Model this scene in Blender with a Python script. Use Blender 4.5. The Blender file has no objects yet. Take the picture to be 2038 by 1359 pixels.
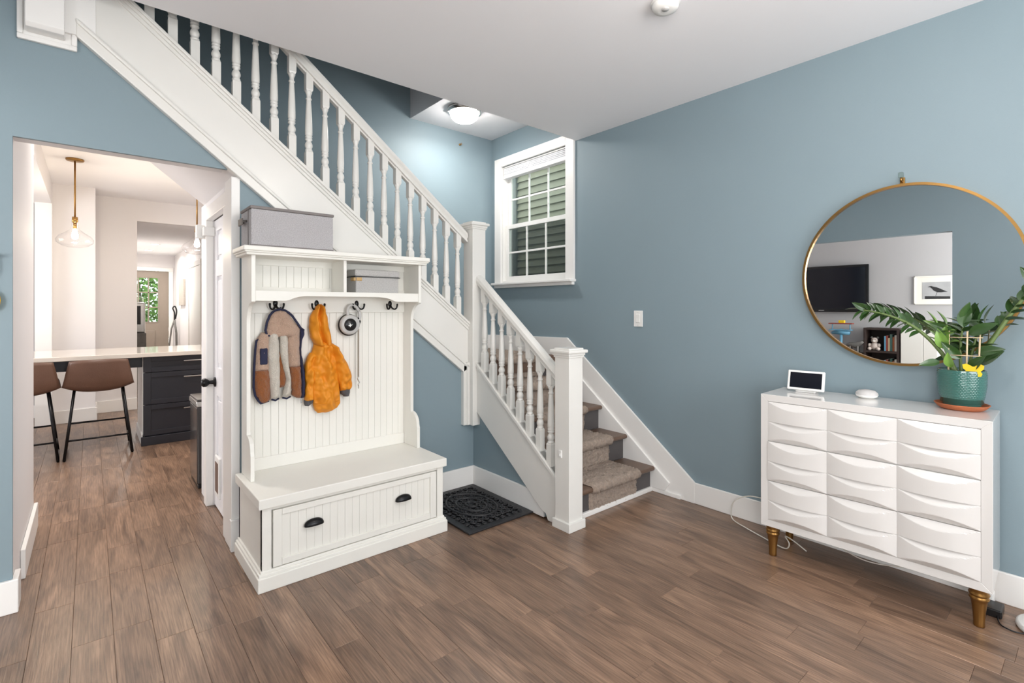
import bpy, bmesh, math, random
from mathutils import Vector, Matrix, noise
R = random.Random(7)
D2R = math.radians
scene = bpy.context.scene
C = scene.collection

# ------------------------------------------------------------------ camera
cam_d = bpy.data.cameras.new('camera'); cam = bpy.data.objects.new('camera', cam_d); C.objects.link(cam)
cam.location = (0, 0, 1.33); cam.rotation_euler = (D2R(90), 0, D2R(-40.12))
cam_d.sensor_width = 36; cam_d.lens = 996 / 2038 * 36; cam_d.shift_y = -67 / 2038
cam_d.clip_start = 0.02; cam_d.clip_end = 100
scene.camera = cam
# ------------------------------------------------------------------ view, world, big lights
vs = scene.view_settings
vs.view_transform = 'Standard'; vs.look = 'None'; vs.gamma = 1; vs.use_curve_mapping = False
vs.exposure = 0.12
world = bpy.data.worlds.new('sky'); scene.world = world; world.use_nodes = True
wb = world.node_tree.nodes['Background']; wb.inputs[0].default_value = (0.93, 0.96, 1.0, 1); wb.inputs[1].default_value = 3.4

def area(name, loc, rot, sx, sy, power, col=(1, 1, 1), shape='RECTANGLE', spread=180):
    d = bpy.data.lights.new(name, 'AREA'); d.shape = shape; d.size = sx
    if shape in ('RECTANGLE', 'ELLIPSE'): d.size_y = sy
    d.energy = power; d.color = col; d.spread = D2R(spread)
    o = bpy.data.objects.new(name, d); C.objects.link(o); o.location = loc; o.rotation_euler = [D2R(a) for a in rot]
    return o
# fill lamps out of view, standing in for daylight from unseen windows
area('added_entry_fill', (1.6, -1.86, 1.5), (112, 0, 0), 1.9, 1.5, 44, (1.0, 0.98, 0.96))  # added lamp behind the camera, tilted up to brighten the ceiling
area('added_living_fill', (-2.0, -0.46, 1.5), (105, 0, 0), 1.5, 1.4, 100, (1.0, 0.98, 0.96))  # added lamp in the living room; its window is unseen
area('added_side_fill', (-.86, -.85, 1.4), (0, -124, 0), 1.5, 1.5, 46, (1.0, 0.985, 0.965))  # added to brighten the right wall; the sidelight window is invented
area('unseen_side_room_lamp', (-2.15, 6.2, 1.5), (0, -90, 0), 1.4, 1.6, 34, (0.98, 0.98, 1.0))  # area lamp in the unseen part of the side room

# ------------------------------------------------------------------ materials
def lin(c):
    return tuple(((v / 255) / 12.92 if v / 255 <= .04045 else ((v / 255 + .055) / 1.055) ** 2.4) for v in c)
MATS = {}
def mat(name, rgb, rough=.5, metal=0., var=.06, scale=12., bump=0., bscale=60., spec=.5, coat=0., sheen=0., rand=0., stretch=None):
    m = bpy.data.materials.new(name); m.use_nodes = True; nt = m.node_tree; N = nt.nodes; L = nt.links
    p = N['Principled BSDF']; col = lin(rgb)
    p.inputs['Roughness'].default_value = rough; p.inputs['Metallic'].default_value = metal
    p.inputs['Specular IOR Level'].default_value = spec
    p.inputs['Coat Weight'].default_value = coat; p.inputs['Coat Roughness'].default_value = .08
    p.inputs['Sheen Weight'].default_value = sheen
    tc = N.new('ShaderNodeTexCoord'); src = tc.outputs['Object']
    if stretch:
        mp = N.new('ShaderNodeMapping'); mp.inputs['Scale'].default_value = stretch; L.new(src, mp.inputs[0]); src = mp.outputs[0]
    nz = N.new('ShaderNodeTexNoise'); nz.inputs['Scale'].default_value = scale; nz.inputs['Detail'].default_value = 5
    L.new(src, nz.inputs['Vector'])
    mx = N.new('ShaderNodeMix'); mx.data_type = 'RGBA'
    mx.inputs[6].default_value = tuple(max(0, c * (1 - var)) for c in col) + (1,)
    mx.inputs[7].default_value = tuple(min(1, c * (1 + var)) for c in col) + (1,)
    L.new(nz.outputs['Fac'], mx.inputs[0]); out = mx.outputs[2]
    if rand:
        oi = N.new('ShaderNodeObjectInfo'); hs = N.new('ShaderNodeHueSaturation')
        mr = N.new('ShaderNodeMapRange'); mr.inputs[3].default_value = 1 - rand; mr.inputs[4].default_value = 1 + rand
        L.new(oi.outputs['Random'], mr.inputs[0]); L.new(mr.outputs[0], hs.inputs['Value']); L.new(out, hs.inputs['Color']); out = hs.outputs[0]
    L.new(out, p.inputs['Base Color'])
    if bump:
        b2 = N.new('ShaderNodeTexNoise'); b2.inputs['Scale'].default_value = bscale; b2.inputs['Detail'].default_value = 3
        L.new(src, b2.inputs['Vector'])
        bp = N.new('ShaderNodeBump'); bp.inputs['Strength'].default_value = bump; bp.inputs['Distance'].default_value = .01
        L.new(b2.outputs['Fac'], bp.inputs['Height']); L.new(bp.outputs[0], p.inputs['Normal'])
    MATS[name] = m
    return m
def emit(name, rgb, strength):
    m = bpy.data.materials.new(name); m.use_nodes = True; nt = m.node_tree; N = nt.nodes
    p = N['Principled BSDF']; p.inputs['Base Color'].default_value = lin(rgb) + (1,)
    p.inputs['Emission Color'].default_value = lin(rgb) + (1,); p.inputs['Emission Strength'].default_value = strength
    MATS[name] = m
    return m
def glass(name, tint=(255, 255, 255), refl=1.0):
    m = bpy.data.materials.new(name); m.use_nodes = True; nt = m.node_tree; N = nt.nodes; L = nt.links
    N.remove(N['Principled BSDF'])
    t = N.new('ShaderNodeBsdfTransparent'); t.inputs[0].default_value = lin(tint) + (1,)
    g = N.new('ShaderNodeBsdfGlossy'); g.inputs['Roughness'].default_value = .02
    f = N.new('ShaderNodeLayerWeight'); f.inputs[0].default_value = .5
    pw = N.new('ShaderNodeMath'); pw.operation = 'POWER'; pw.inputs[1].default_value = 3.2; L.new(f.outputs['Facing'], pw.inputs[0])
    ml = N.new('ShaderNodeMath'); ml.operation = 'MULTIPLY_ADD'; ml.inputs[1].default_value = .55 * refl; ml.inputs[2].default_value = .035; L.new(pw.outputs[0], ml.inputs[0])
    mx = N.new('ShaderNodeMixShader'); L.new(ml.outputs[0], mx.inputs[0]); L.new(t.outputs[0], mx.inputs[1]); L.new(g.outputs[0], mx.inputs[2])
    L.new(mx.outputs[0], N['Material Output'].inputs[0]); MATS[name] = m
    return m
def wood_floor():
    m = bpy.data.materials.new('floor_wood'); m.use_nodes = True; nt = m.node_tree; N = nt.nodes; L = nt.links
    p = N['Principled BSDF']
    tc = N.new('ShaderNodeTexCoord'); oi = N.new('ShaderNodeObjectInfo')
    mu = N.new('ShaderNodeMath'); mu.operation = 'MULTIPLY'; mu.inputs[1].default_value = 40; L.new(oi.outputs['Random'], mu.inputs[0])
    ad = N.new('ShaderNodeVectorMath'); ad.operation = 'ADD'; L.new(tc.outputs['Object'], ad.inputs[0])
    cb = N.new('ShaderNodeCombineXYZ'); L.new(mu.outputs[0], cb.inputs[0]); L.new(mu.outputs[0], cb.inputs[1]); L.new(cb.outputs[0], ad.inputs[1])
    mp = N.new('ShaderNodeMapping'); mp.inputs['Scale'].default_value = (9, 1.4, 1); L.new(ad.outputs[0], mp.inputs[0])
    n1 = N.new('ShaderNodeTexNoise'); n1.inputs['Scale'].default_value = 1.6; n1.inputs['Detail'].default_value = 6; n1.inputs['Distortion'].default_value = 1.2
    L.new(mp.outputs[0], n1.inputs['Vector'])
    w = N.new('ShaderNodeTexWave'); w.wave_type = 'BANDS'; w.bands_direction = 'X'; w.inputs['Scale'].default_value = 2.6; w.inputs['Distortion'].default_value = 5.5; w.inputs['Detail'].default_value = 2; w.inputs['Detail Scale'].default_value = .7
    L.new(mp.outputs[0], w.inputs['Vector'])
    mp2 = N.new('ShaderNodeMapping'); mp2.inputs['Scale'].default_value = (190, 7, 1); L.new(ad.outputs[0], mp2.inputs[0])
    n2 = N.new('ShaderNodeTexNoise'); n2.inputs['Scale'].default_value = 1; n2.inputs['Detail'].default_value = 4; L.new(mp2.outputs[0], n2.inputs['Vector'])
    r1 = N.new('ShaderNodeValToRGB'); e = r1.color_ramp.elements
    e[0].position = .28; e[0].color = lin((104, 82, 68)) + (1,); e[1].position = .74; e[1].color = lin((160, 130, 108)) + (1,)
    L.new(n1.outputs['Fac'], r1.inputs[0])
    r2 = N.new('ShaderNodeValToRGB'); e = r2.color_ramp.elements
    e[0].position = .0; e[0].color = (.84, .83, .82, 1); e[1].position = .45; e[1].color = (1, 1, 1, 1); L.new(w.outputs['Fac'], r2.inputs[0])
    r3 = N.new('ShaderNodeValToRGB'); e = r3.color_ramp.elements
    e[0].position = .36; e[0].color = (.72, .70, .68, 1); e[1].position = .62; e[1].color = (1.12, 1.10, 1.08, 1); L.new(n2.outputs['Fac'], r3.inputs[0])
    m1 = N.new('ShaderNodeMix'); m1.data_type = 'RGBA'; m1.blend_type = 'MULTIPLY'; m1.inputs[0].default_value = 1
    L.new(r1.outputs[0], m1.inputs[6]); L.new(r2.outputs[0], m1.inputs[7])
    m2 = N.new('ShaderNodeMix'); m2.data_type = 'RGBA'; m2.blend_type = 'MULTIPLY'; m2.inputs[0].default_value = 1
    L.new(m1.outputs[2], m2.inputs[6]); L.new(r3.outputs[0], m2.inputs[7])
    hs = N.new('ShaderNodeHueSaturation'); mr = N.new('ShaderNodeMapRange'); mr.inputs[3].default_value = .80; mr.inputs[4].default_value = 1.18
    L.new(oi.outputs['Random'], mr.inputs[0]); L.new(mr.outputs[0], hs.inputs['Value']); L.new(m2.outputs[2], hs.inputs['Color'])
    L.new(hs.outputs[0], p.inputs['Base Color'])
    p.inputs['Roughness'].default_value = .30; p.inputs['Specular IOR Level'].default_value = .55
    mp3 = N.new('ShaderNodeMapping'); mp3.inputs['Scale'].default_value = (26, 5, 1); L.new(ad.outputs[0], mp3.inputs[0])
    n3 = N.new('ShaderNodeTexNoise'); n3.inputs['Scale'].default_value = 1; n3.inputs['Detail'].default_value = 2; L.new(mp3.outputs[0], n3.inputs['Vector'])
    b1 = N.new('ShaderNodeBump'); b1.inputs['Strength'].default_value = .35; b1.inputs['Distance'].default_value = .004; L.new(n3.outputs['Fac'], b1.inputs['Height'])
    b2 = N.new('ShaderNodeBump'); b2.inputs['Strength'].default_value = .25; b2.inputs['Distance'].default_value = .002; L.new(n2.outputs['Fac'], b2.inputs['Height']); L.new(b1.outputs[0], b2.inputs['Normal'])
    L.new(b2.outputs[0], p.inputs['Normal']); MATS['floor_wood'] = m
wood_floor()
mat('blue_paint', (133, 151, 159), .55, var=.025, scale=3, bump=.05, bscale=260)
mat('ceiling_paint', (244, 243, 245), .7, var=.012, scale=3, bump=.03, bscale=200)
mat('kitchen_paint', (232, 229, 229), .6, var=.015, scale=3)
mat('grey_paint', (182, 180, 180), .6, var=.015, scale=3)
mat('shaft_paint', (236, 235, 238), .65, var=.02, scale=3)
mat('trim_white', (242, 240, 237), .35, var=.015, scale=6, bump=.02, bscale=120)
mat('rail_white', (232, 230, 225), .28, var=.02, scale=9)
mat('furn_white', (240, 238, 231), .42, var=.02, scale=8, bump=.03, bscale=150)
mat('gloss_white', (222, 219, 216), .16, var=.01, scale=6, coat=.5)
mat('door_white', (240, 239, 241), .4, var=.015, scale=6)
mat('dark_gap', (28, 25, 24), .8)
mat('black_metal', (30, 30, 32), .32, metal=.6, var=.1)
mat('brass', (164, 126, 74), .32, metal=1, var=.06)
mat('gold_paint', (158, 118, 66), .34, metal=.9, var=.08)
mat('silver', (200, 200, 198), .25, metal=1, var=.04)
mat('linen_grey', (190, 187, 189), .95, var=.42, scale=210, bump=.6, bscale=260)
mat('linen_trim', (134, 128, 126), .9, var=.12, scale=300)
mat('felt_grey', (190, 188, 186), .95, var=.38, scale=200, bump=.5, bscale=260)
mat('leather_tan', (196, 160, 104), .5, var=.1)
mat('leather_dark', (104, 98, 94), .5, var=.1)
mat('leather_brown', (104, 76, 62), .42, var=.14, scale=9, bump=.12, bscale=140)
mat('fleece_pink', (203, 170, 148), 1, var=.28, scale=230, bump=1.0, bscale=230, sheen=.3)
mat('fleece_white', (228, 220, 207), 1, var=.2, scale=230, bump=1.0, bscale=230, sheen=.3)
mat('fleece_rust', (158, 93, 44), 1, var=.4, scale=230, bump=1.0, bscale=230, sheen=.3)
mat('navy', (35, 38, 66), .8, var=.15, scale=60)
mat('orange_cloth', (226, 142, 26), .6, var=.08, scale=7, bump=.25, bscale=26)
mat('cuff_grey', (88, 86, 88), .9, var=.3, scale=200, bump=.4, bscale=220)
mat('rubber', (36, 36, 39), .42, var=.15, scale=40, bump=.15, bscale=120)
mat('plastic_white', (236, 235, 232), .35, var=.01)
mat('plastic_grey', (196, 195, 193), .45, var=.03)
mat('fabric_puck', (200, 197, 196), .9, var=.08, scale=500)
mat('plastic_black', (22, 22, 24), .3, var=.1)
mat('screen', (16, 17, 26), .12, var=.1)
mat('tread_wood', (104, 82, 68), .4, var=.2, scale=6, bump=.1, bscale=40, stretch=(2, 14, 14))
mat('riser_grey', (84, 80, 80), .5, var=.1, scale=8)
mat('carpet', (176, 156, 140), 1, var=.42, scale=60, bump=1., bscale=260, sheen=.2)
mat('counter', (226, 218, 208), .12, var=.10, scale=5, stretch=(1, 5, 1), coat=.4)
mat('cabinet_black', (44, 45, 52), .38, var=.06)
mat('bin_dark', (52, 50, 50), .14, var=.08, coat=.6)
mat('door_taupe', (148, 136, 124), .45, var=.06)
mat('siding', (150, 147, 126), .7, var=.10, scale=9, stretch=(1, 3, 20), bump=.15, bscale=30)
mat('siding_trim', (120, 126, 124), .7, var=.05)
mat('leaf_dark', (52, 82, 40), .3, var=.25, scale=30, coat=.2, rand=.3)
mat('leaf_light', (112, 150, 66), .35, var=.2, scale=30, rand=.25)
mat('stem_green', (98, 118, 64), .45, var=.18, scale=40)
mat('soil', (64, 46, 36), .95, var=.4, scale=90, bump=.8, bscale=120)
mat('bamboo', (206, 184, 150), .6, var=.1)
mat('yellow', (238, 200, 34), .5, var=.06)
mat('pot_teal', (58, 104, 96), .2, var=.14, scale=20, coat=.6)
mat('terracotta', (172, 98, 60), .7, var=.2, scale=25, bump=.2)
mat('paper', (236, 232, 222), .8, var=.02)
mat('print_grey', (176, 176, 176), .8, var=.25, scale=6)
mat('ink', (48, 48, 48), .8, var=.3, scale=30)
mat('shelf_brown', (58, 46, 42), .5, var=.15)
mat('toy_blue', (110, 170, 200), .5, var=.06)
mat('toy_red', (150, 70, 58), .5, var=.08)
mat('toy_grey', (110, 108, 104), .7, var=.3, scale=20)
mat('plush', (214, 200, 190), 1, var=.1, scale=60, bump=.4)
mat('hedge', (92, 130, 48), .7, var=.45, scale=9)
mat('trunk', (84, 66, 52), .9, var=.2)
mat('grass', (110, 128, 70), 1, var=.2)
mat('wood_sign', (176, 168, 158), .7, var=.22, scale=24, stretch=(1, 1, 4))
mat('shade_fabric', (240, 240, 244), .8, var=.01)
mat('cord_white', (222, 218, 208), .5, var=.03)
mat('cord_strap', (150, 140, 128), .8, var=.1)
emit('dome_glow', (255, 250, 244), 40)
emit('bulb_warm', (255, 236, 208), 270)
emit('led_white', (255, 244, 226), 14)
glass('clear_glass'); glass('pane_glass', (240, 246, 244), .8); glass('acrylic', (236, 240, 236), 1.5)
def screen_mesh():
    m = bpy.data.materials.new('insect_screen'); m.use_nodes = True; nt = m.node_tree; N = nt.nodes; L = nt.links
    p = N['Principled BSDF']; p.inputs['Base Color'].default_value = (.02, .02, .02, 1); p.inputs['Roughness'].default_value = .9
    t = N.new('ShaderNodeBsdfTransparent'); mx = N.new('ShaderNodeMixShader'); mx.inputs[0].default_value = .5
    L.new(t.outputs[0], mx.inputs[1]); L.new(p.outputs[0], mx.inputs[2]); L.new(mx.outputs[0], N['Material Output'].inputs[0]); MATS['insect_screen'] = m
screen_mesh()
def mirror_mat():
    m = bpy.data.materials.new('mirror_silver'); m.use_nodes = True; p = m.node_tree.nodes['Principled BSDF']
    p.inputs['Base Color'].default_value = (.9, .91, .91, 1); p.inputs['Metallic'].default_value = 1; p.inputs['Roughness'].default_value = .006; MATS['mirror_silver'] = m
mirror_mat()
def pot_bump():
    m = MATS['pot_teal']; nt = m.node_tree; N = nt.nodes; L = nt.links
pot_bump()

# ------------------------------------------------------------------ mesh helpers
class B:
    def __init__(s): s.bm = bmesh.new()
    def box(s, x0, x1, y0, y1, z0, z1, bev=0., seg=2):
        b = s.bm; v = [b.verts.new(p) for p in ((x0, y0, z0), (x1, y0, z0), (x1, y1, z0), (x0, y1, z0), (x0, y0, z1), (x1, y0, z1), (x1, y1, z1), (x0, y1, z1))]
        f = [b.faces.new([v[i] for i in q]) for q in ((3, 2, 1, 0), (4, 5, 6, 7), (0, 1, 5, 4), (1, 2, 6, 5), (2, 3, 7, 6), (3, 0, 4, 7))]
        if bev: bmesh.ops.bevel(b, geom=list({e for q in f for e in q.edges}), offset=bev, segments=seg, profile=.5, affect='EDGES')
        return s
    def prism(s, pts, axis, a, c, bev=0., seg=2):
        """extrude polygon pts (2D) along axis from a to c.  axis x:(y,z) y:(x,z) z:(x,y)"""
        def P(p, t): return {'x': (t, p[0], p[1]), 'y': (p[0], t, p[1]), 'z': (p[0], p[1], t)}[axis]
        b = s.bm; n = len(pts); v0 = [b.verts.new(P(p, a)) for p in pts]; v1 = [b.verts.new(P(p, c)) for p in pts]
        f = [b.faces.new(v0), b.faces.new(v1[::-1])]
        for i in range(n): f.append(b.faces.new((v0[i], v1[i], v1[(i + 1) % n], v0[(i + 1) % n])))
        bmesh.ops.recalc_face_normals(b, faces=f)
        if bev: bmesh.ops.bevel(b, geom=list({e for q in f for e in q.edges}), offset=bev, segments=seg, profile=.5, affect='EDGES', clamp_overlap=True)
        return s
    def lathe(s, prof, cx=0, cy=0, n=20, z0=0., cap=True, sq=None, ax='z'):
        """prof list of (r,z). sq: index set -> square section"""
        b = s.bm; rings = []
        for r, z in prof:
            ring = []
            for i in range(n):
                t = 2 * math.pi * (i + .5) / n
                p = (r * math.cos(t), r * math.sin(t), z + z0)
                if ax == 'x': p = (p[2], p[0], p[1])
                elif ax == 'y': p = (p[0], p[2], p[1])
                ring.append(b.verts.new((p[0] + cx, p[1] + cy, p[2])))
            rings.append(ring)
        f = []
        for a, c in zip(rings, rings[1:]):
            for i in range(n): f.append(b.faces.new((a[i], a[(i + 1) % n], c[(i + 1) % n], c[i])))
        if cap: f.append(b.faces.new(rings[0][::-1])); f.append(b.faces.new(rings[-1]))
        bmesh.ops.recalc_face_normals(b, faces=f)
        for q in f: q.smooth = True
        return s
    def tube(s, pts, r, n=8, cap=True):
        b = s.bm; pts = [Vector(p) for p in pts]; rings = []; rr = r if isinstance(r, (list, tuple)) else [r] * len(pts)
        prev = None
        for i, p in enumerate(pts):
            t = (pts[min(i + 1, len(pts) - 1)] - pts[max(i - 1, 0)]).normalized()
            if prev is None:
                u = t.cross(Vector((0, 0, 1)));
                if u.length < 1e-3: u = t.cross(Vector((1, 0, 0)))
            else: u = prev - t * prev.dot(t)
            u.normalize(); prev = u; w = t.cross(u)
            rings.append([b.verts.new(p + (u * math.cos(2 * math.pi * k / n) + w * math.sin(2 * math.pi * k / n)) * rr[i]) for k in range(n)])
        f = []
        for a, c in zip(rings, rings[1:]):
            for k in range(n): f.append(b.faces.new((a[k], a[(k + 1) % n], c[(k + 1) % n], c[k])))
        if cap: f.append(b.faces.new(rings[0][::-1])); f.append(b.faces.new(rings[-1]))
        bmesh.ops.recalc_face_normals(b, faces=f)
        for q in f: q.smooth = True
        return s
    def grid(s, fn, nu, nv, smooth=True, closed_u=False):
        b = s.bm; V = [[b.verts.new(fn(i / nu, j / nv)) for i in range(nu + (0 if closed_u else 1))] for j in range(nv + 1)]
        n = len(V[0]); f = []
        for j in range(nv):
            for i in range(n if closed_u else nu): f.append(b.faces.new((V[j][i], V[j][(i + 1) % n], V[j + 1][(i + 1) % n], V[j + 1][i])))
        for q in f: q.smooth = smooth
        return s
    def ball(s, c, r, sub=2, sc=(1, 1, 1)):
        m = Matrix.Translation(c) @ Matrix.Diagonal((sc[0], sc[1], sc[2], 1))
        res = bmesh.ops.create_icosphere(s.bm, subdivisions=sub, radius=r, matrix=m)
        for v in res['verts']:
            for q in v.link_faces: q.smooth = True
        return s
    def mesh(s, name, m=None):
        me = bpy.data.meshes.new(name); s.bm.to_mesh(me); s.bm.free()
        if m: me.materials.append(MATS[m])
        return me

def world_loc(o):
    v = Vector((0, 0, 0))
    while o: v = v + o.location; o = o.parent
    return v
def obj(name, b, m, parent=None, local=False, loc=None):
    """link one mesh object. Shapes are in place coordinates unless local=True."""
    me = b if isinstance(b, bpy.types.Mesh) else b.mesh(name, m)
    o = bpy.data.objects.new(name, me); C.objects.link(o)
    if parent:
        o.parent = parent
        if not local: o.location = -world_loc(parent)
    if loc is not None: o.location = loc
    return o
def centre(o):
    """move a top-level mesh's origin to its footprint"""
    me = o.data; xs = [v.co for v in me.vertices]
    c = Vector(((min(v.x for v in xs) + max(v.x for v in xs)) / 2, (min(v.y for v in xs) + max(v.y for v in xs)) / 2, min(v.z for v in xs)))
    me.transform(Matrix.Translation(-c)); o.location = o.location + c
    return o
def tag(o, label, cat, group=None):
    o['label'] = label; o['category'] = cat
    if group: o['group'] = group
    return o
def thing(name, label, cat, loc, rotz=0., group=None):
    o = bpy.data.objects.new(name, None); C.objects.link(o); o.location = loc; o.rotation_euler = (0, 0, rotz); o.empty_display_size = .05
    return tag(o, label, cat, group)
def struct(name, b, m, parent=None):
    o = obj(name, b, m, parent)
    if not parent: o['kind'] = 'structure'
    return o
def dup(o, parent, loc):
    c = o.copy(); C.objects.link(c); c.parent = parent; c.location = loc
    return c
def arc(cx, cy, r, a0, a1, n=8):
    return [(cx + r * math.cos(D2R(a0 + (a1 - a0) * i / n)), cy + r * math.sin(D2R(a0 + (a1 - a0) * i / n))) for i in range(n + 1)]

# ------------------------------------------------------------------ setting
WX, WY = 3.155, 3.08
CEIL = 2.75
def zlow(x): return 2.541 - .80 * x       # underside of the upper flight's string
def zcap(x): return 2.944 - .80 * x       # top of its capping
def zrail(x): return 3.608 - .80 * x      # top of its handrail

floor = struct('floor', B().box(-3.1, 3.3, -1.9, 8.4, -.10, -.0125).box(.3, 1.6, 8.4, 13.3, -.10, 0), 'floor_wood')
PW = .129
LENS = [.34, .46, .58, .70, .82, .95, 1.1]
PM = {}
def plank_mesh(l):
    k = round(l, 3)
    if k not in PM: PM[k] = B().box(-PW / 2 + .0003, PW / 2 - .0003, 0, k - .0006, -.012, 0, .0011, 1).mesh('plank', 'floor_wood')
    return PM[k]
def lay(k, y0, y1, back=1):
    x = -.185 + PW * (k + .5); y = y0 - R.choice(LENS) * R.random() * back
    while y < y1:
        l = R.choice(LENS)
        if y1 - y < 1.2 and y1 < 4: l = max(.34, round(y1 + .03 - y, 3)) if y1 - y < 1.1 else .46
        me = plank_mesh(l)
        if y + l > y0 - .02: obj('plank', me, None, floor, True, (x, y, 0))
        y += l
for k in range(-1, 6): lay(k, -.25, 8.15)
lay(6, -.25, 6.2)
for k in range(7, 18): lay(k, -.25, 3.05)
for k in range(18, 26): lay(k, -.25, 2.2)
for k in range(-4, -1): lay(k, 4.25, 8.1)
for k in range(7, 9): lay(k, 4.2, 6.2, 0)

# right wall with the stair window opening
WY0, WY1, WZ0, WZ1 = 3.0, 3.9, 1.575, 2.74
b = B()
b.box(WX, 3.30, -1.9, WY0, 0, 5.4).box(WX, 3.30, WY1, 4.2, 0, 5.4).box(WX, 3.30, WY0, WY1, 0, WZ0).box(WX, 3.30, WY0, WY1, WZ1, 5.4)
struct('wall_right', b, 'blue_paint')
# left wall: pier, header and the wall below the upper flight
b = B().prism([(-.9, 0), (-.26, 0), (-.26, 2.082), (.57, 2.082), (.0, zlow(0) + .1), (.0, 3.3), (-.9, 3.3)], 'y', WY, 3.10)
b.prism([(.632, 0), (2.214, 0), (2.214, zlow(2.214) + .05), (.632, zlow(.632) + .05)], 'y', WY, 3.15)
struct('wall_left', b, 'blue_paint')
b = B().box(-.9, -.263, 3.10, 4.19, 0, CEIL).prism([(-.263, 2.086), (.56, 2.086), (-.02, zlow(-.02) + .02), (-.263, 2.7)], 'y', 3.10, 3.19)
struct('trim_1', b, 'kitchen_paint')
struct('wall_back', B().prism([(.70, .0), (WX, 0), (WX, 5.4), (-1.2, 5.4), (-1.2, 2.84), (-.28, 2.84), (.70, zlow(.70) + .05)], 'y', 4.07, 4.13), 'blue_paint')
struct('wall_kitchen_near', B().prism([(.70, .0), (3.2, 0), (3.2, CEIL), (-.20, CEIL), (.70, zlow(.70) + .045)], 'y', 4.13, 4.19), 'kitchen_paint')
struct('wall_stairside', B().prism([(2.30, 0), (3.09, 0), (3.09, .9), (2.25, .30)], 'x', 2.215, 2.235), 'blue_paint')
# ceilings
struct('ceiling', B().box(-1.0, WX, -1.9, 2.9, CEIL, 2.88), 'ceiling_paint')
struct('ceiling_landing', B().box(2.222, WX, 2.90, 4.07, 3.05, 5.35), 'shaft_paint')
struct('wall_shaft_front', B().box(-1.2, WX, 2.80, 2.899, 2.881, 5.4), 'shaft_paint')
struct('wall_shaft_end', B().box(-1.2, -1.1, 2.90, 4.07, 2.752, 5.4), 'shaft_paint')
struct('ceiling_shaft', B().box(-1.2, 3.3, 2.9, 4.2, 5.4, 5.5), 'shaft_paint')
struct('floor_upstairs', B().box(-1.2, -.1, 3.10, 4.07, 2.76, 2.86), 'shaft_paint')
# the side of the room behind the camera: opening to the living room, and the street wall; both have unseen window openings added for light
b = B().box(-1.02, -.9, -1.9, 1.075, 0, .6).box(-1.02, -.9, -1.9, 1.075, 2.2, CEIL).box(-1.02, -.9, -1.9, -1.62, .6, 2.2).box(-1.02, -.9, -.08, 1.075, .6, 2.2).box(-1.02, -.9, 1.075, 2.95, 2.165, CEIL).box(-1.02, -.9, 2.95, 3.10, 0, CEIL)
struct('wall_living_side', b, 'blue_paint')
b = B().box(-1.02, 3.30, -1.98, -1.9, 0, .75).box(-1.02, 3.30, -1.98, -1.9, 2.35, CEIL).box(-1.02, .6, -1.98, -1.9, .75, 2.35).box(2.6, 3.30, -1.98, -1.9, .75, 2.35)
struct('wall_front', b, 'blue_paint')
# living room shell (seen in the mirror)
struct('wall_living_far', B().box(-3.12, -3.0, -.6, 4.1, 0, CEIL), 'grey_paint')
b = B().box(-3.12, -1.02, 4.1, 4.2, 0, CEIL)
struct('wall_living_end', b, 'grey_paint')
b = B().box(-3.12, -1.02, -.6, -.5, 0, .7).box(-3.12, -1.02, -.6, -.5, 2.3, CEIL).box(-3.12, -2.8, -.6, -.5, .7, 2.3).box(-1.2, -1.02, -.6, -.5, .7, 2.3)
struct('wall_living_front', b, 'grey_paint')
struct('ceiling_living', B().box(-3.12, -1.0, -.6, 4.2, CEIL, 2.88), 'ceiling_paint')
# kitchen shell
struct('ceiling_kitchen', B().box(-3.1, 3.3, 4.19, 8.4, CEIL, 2.88).box(-3.1, -.9, 4.19, 4.19, CEIL, 2.88), 'ceiling_paint')
struct('trim_2', B().box(-.48, -.33, 4.19, 7.75, 2.5, CEIL), 'kitchen_paint')
struct('trim_3', B().box(-.47, -.33, 7.62, 7.75, 0, 2.5), 'trim_white')
b = B().box(-.33, .047, 7.73, 8.3, 0, CEIL).box(.047, .47, 8.2, 8.3, 0, CEIL).box(.47, 1.45, 8.2, 8.3, 2.47, CEIL).box(1.45, 3.2, 8.2, 8.3, 0, CEIL)
struct('wall_kitchen_far', b, 'kitchen_paint')
struct('wall_side_room', B().box(-3.1, -.34, 8.35, 8.45, 0, CEIL).box(-3.1, -2.95, 4.2, 8.35, 0, .6).box(-3.1, -2.95, 4.2, 8.35, 2.3, CEIL).box(-3.1, -2.95, 4.2, 5.3, .6, 2.3).box(-3.1, -2.95, 7.1, 8.35, .6, 2.3), 'grey_paint')
struct('wall_kitchen_right', B().box(3.2, 3.3, 4.19, 8.3, 0, CEIL), 'kitchen_paint')
struct('wall_hall_right', B().box(1.42, 1.52, 8.3, 13.3, 0, 2.47), 'kitchen_paint')
struct('wall_hall_left', B().box(.30, .40, 8.3, 13.3, 0, 2.47), 'kitchen_paint')
struct('ceiling_hall', B().box(.3, 1.7, 8.3, 13.3, 2.47, 2.6), 'ceiling_paint')
struct('wall_hall_far', B().box(.3, 1.52, 13.2, 13.3, 2.13, 2.47).box(1.32, 1.52, 13.2, 13.3, 0, 2.13), 'kitchen_paint')

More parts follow.
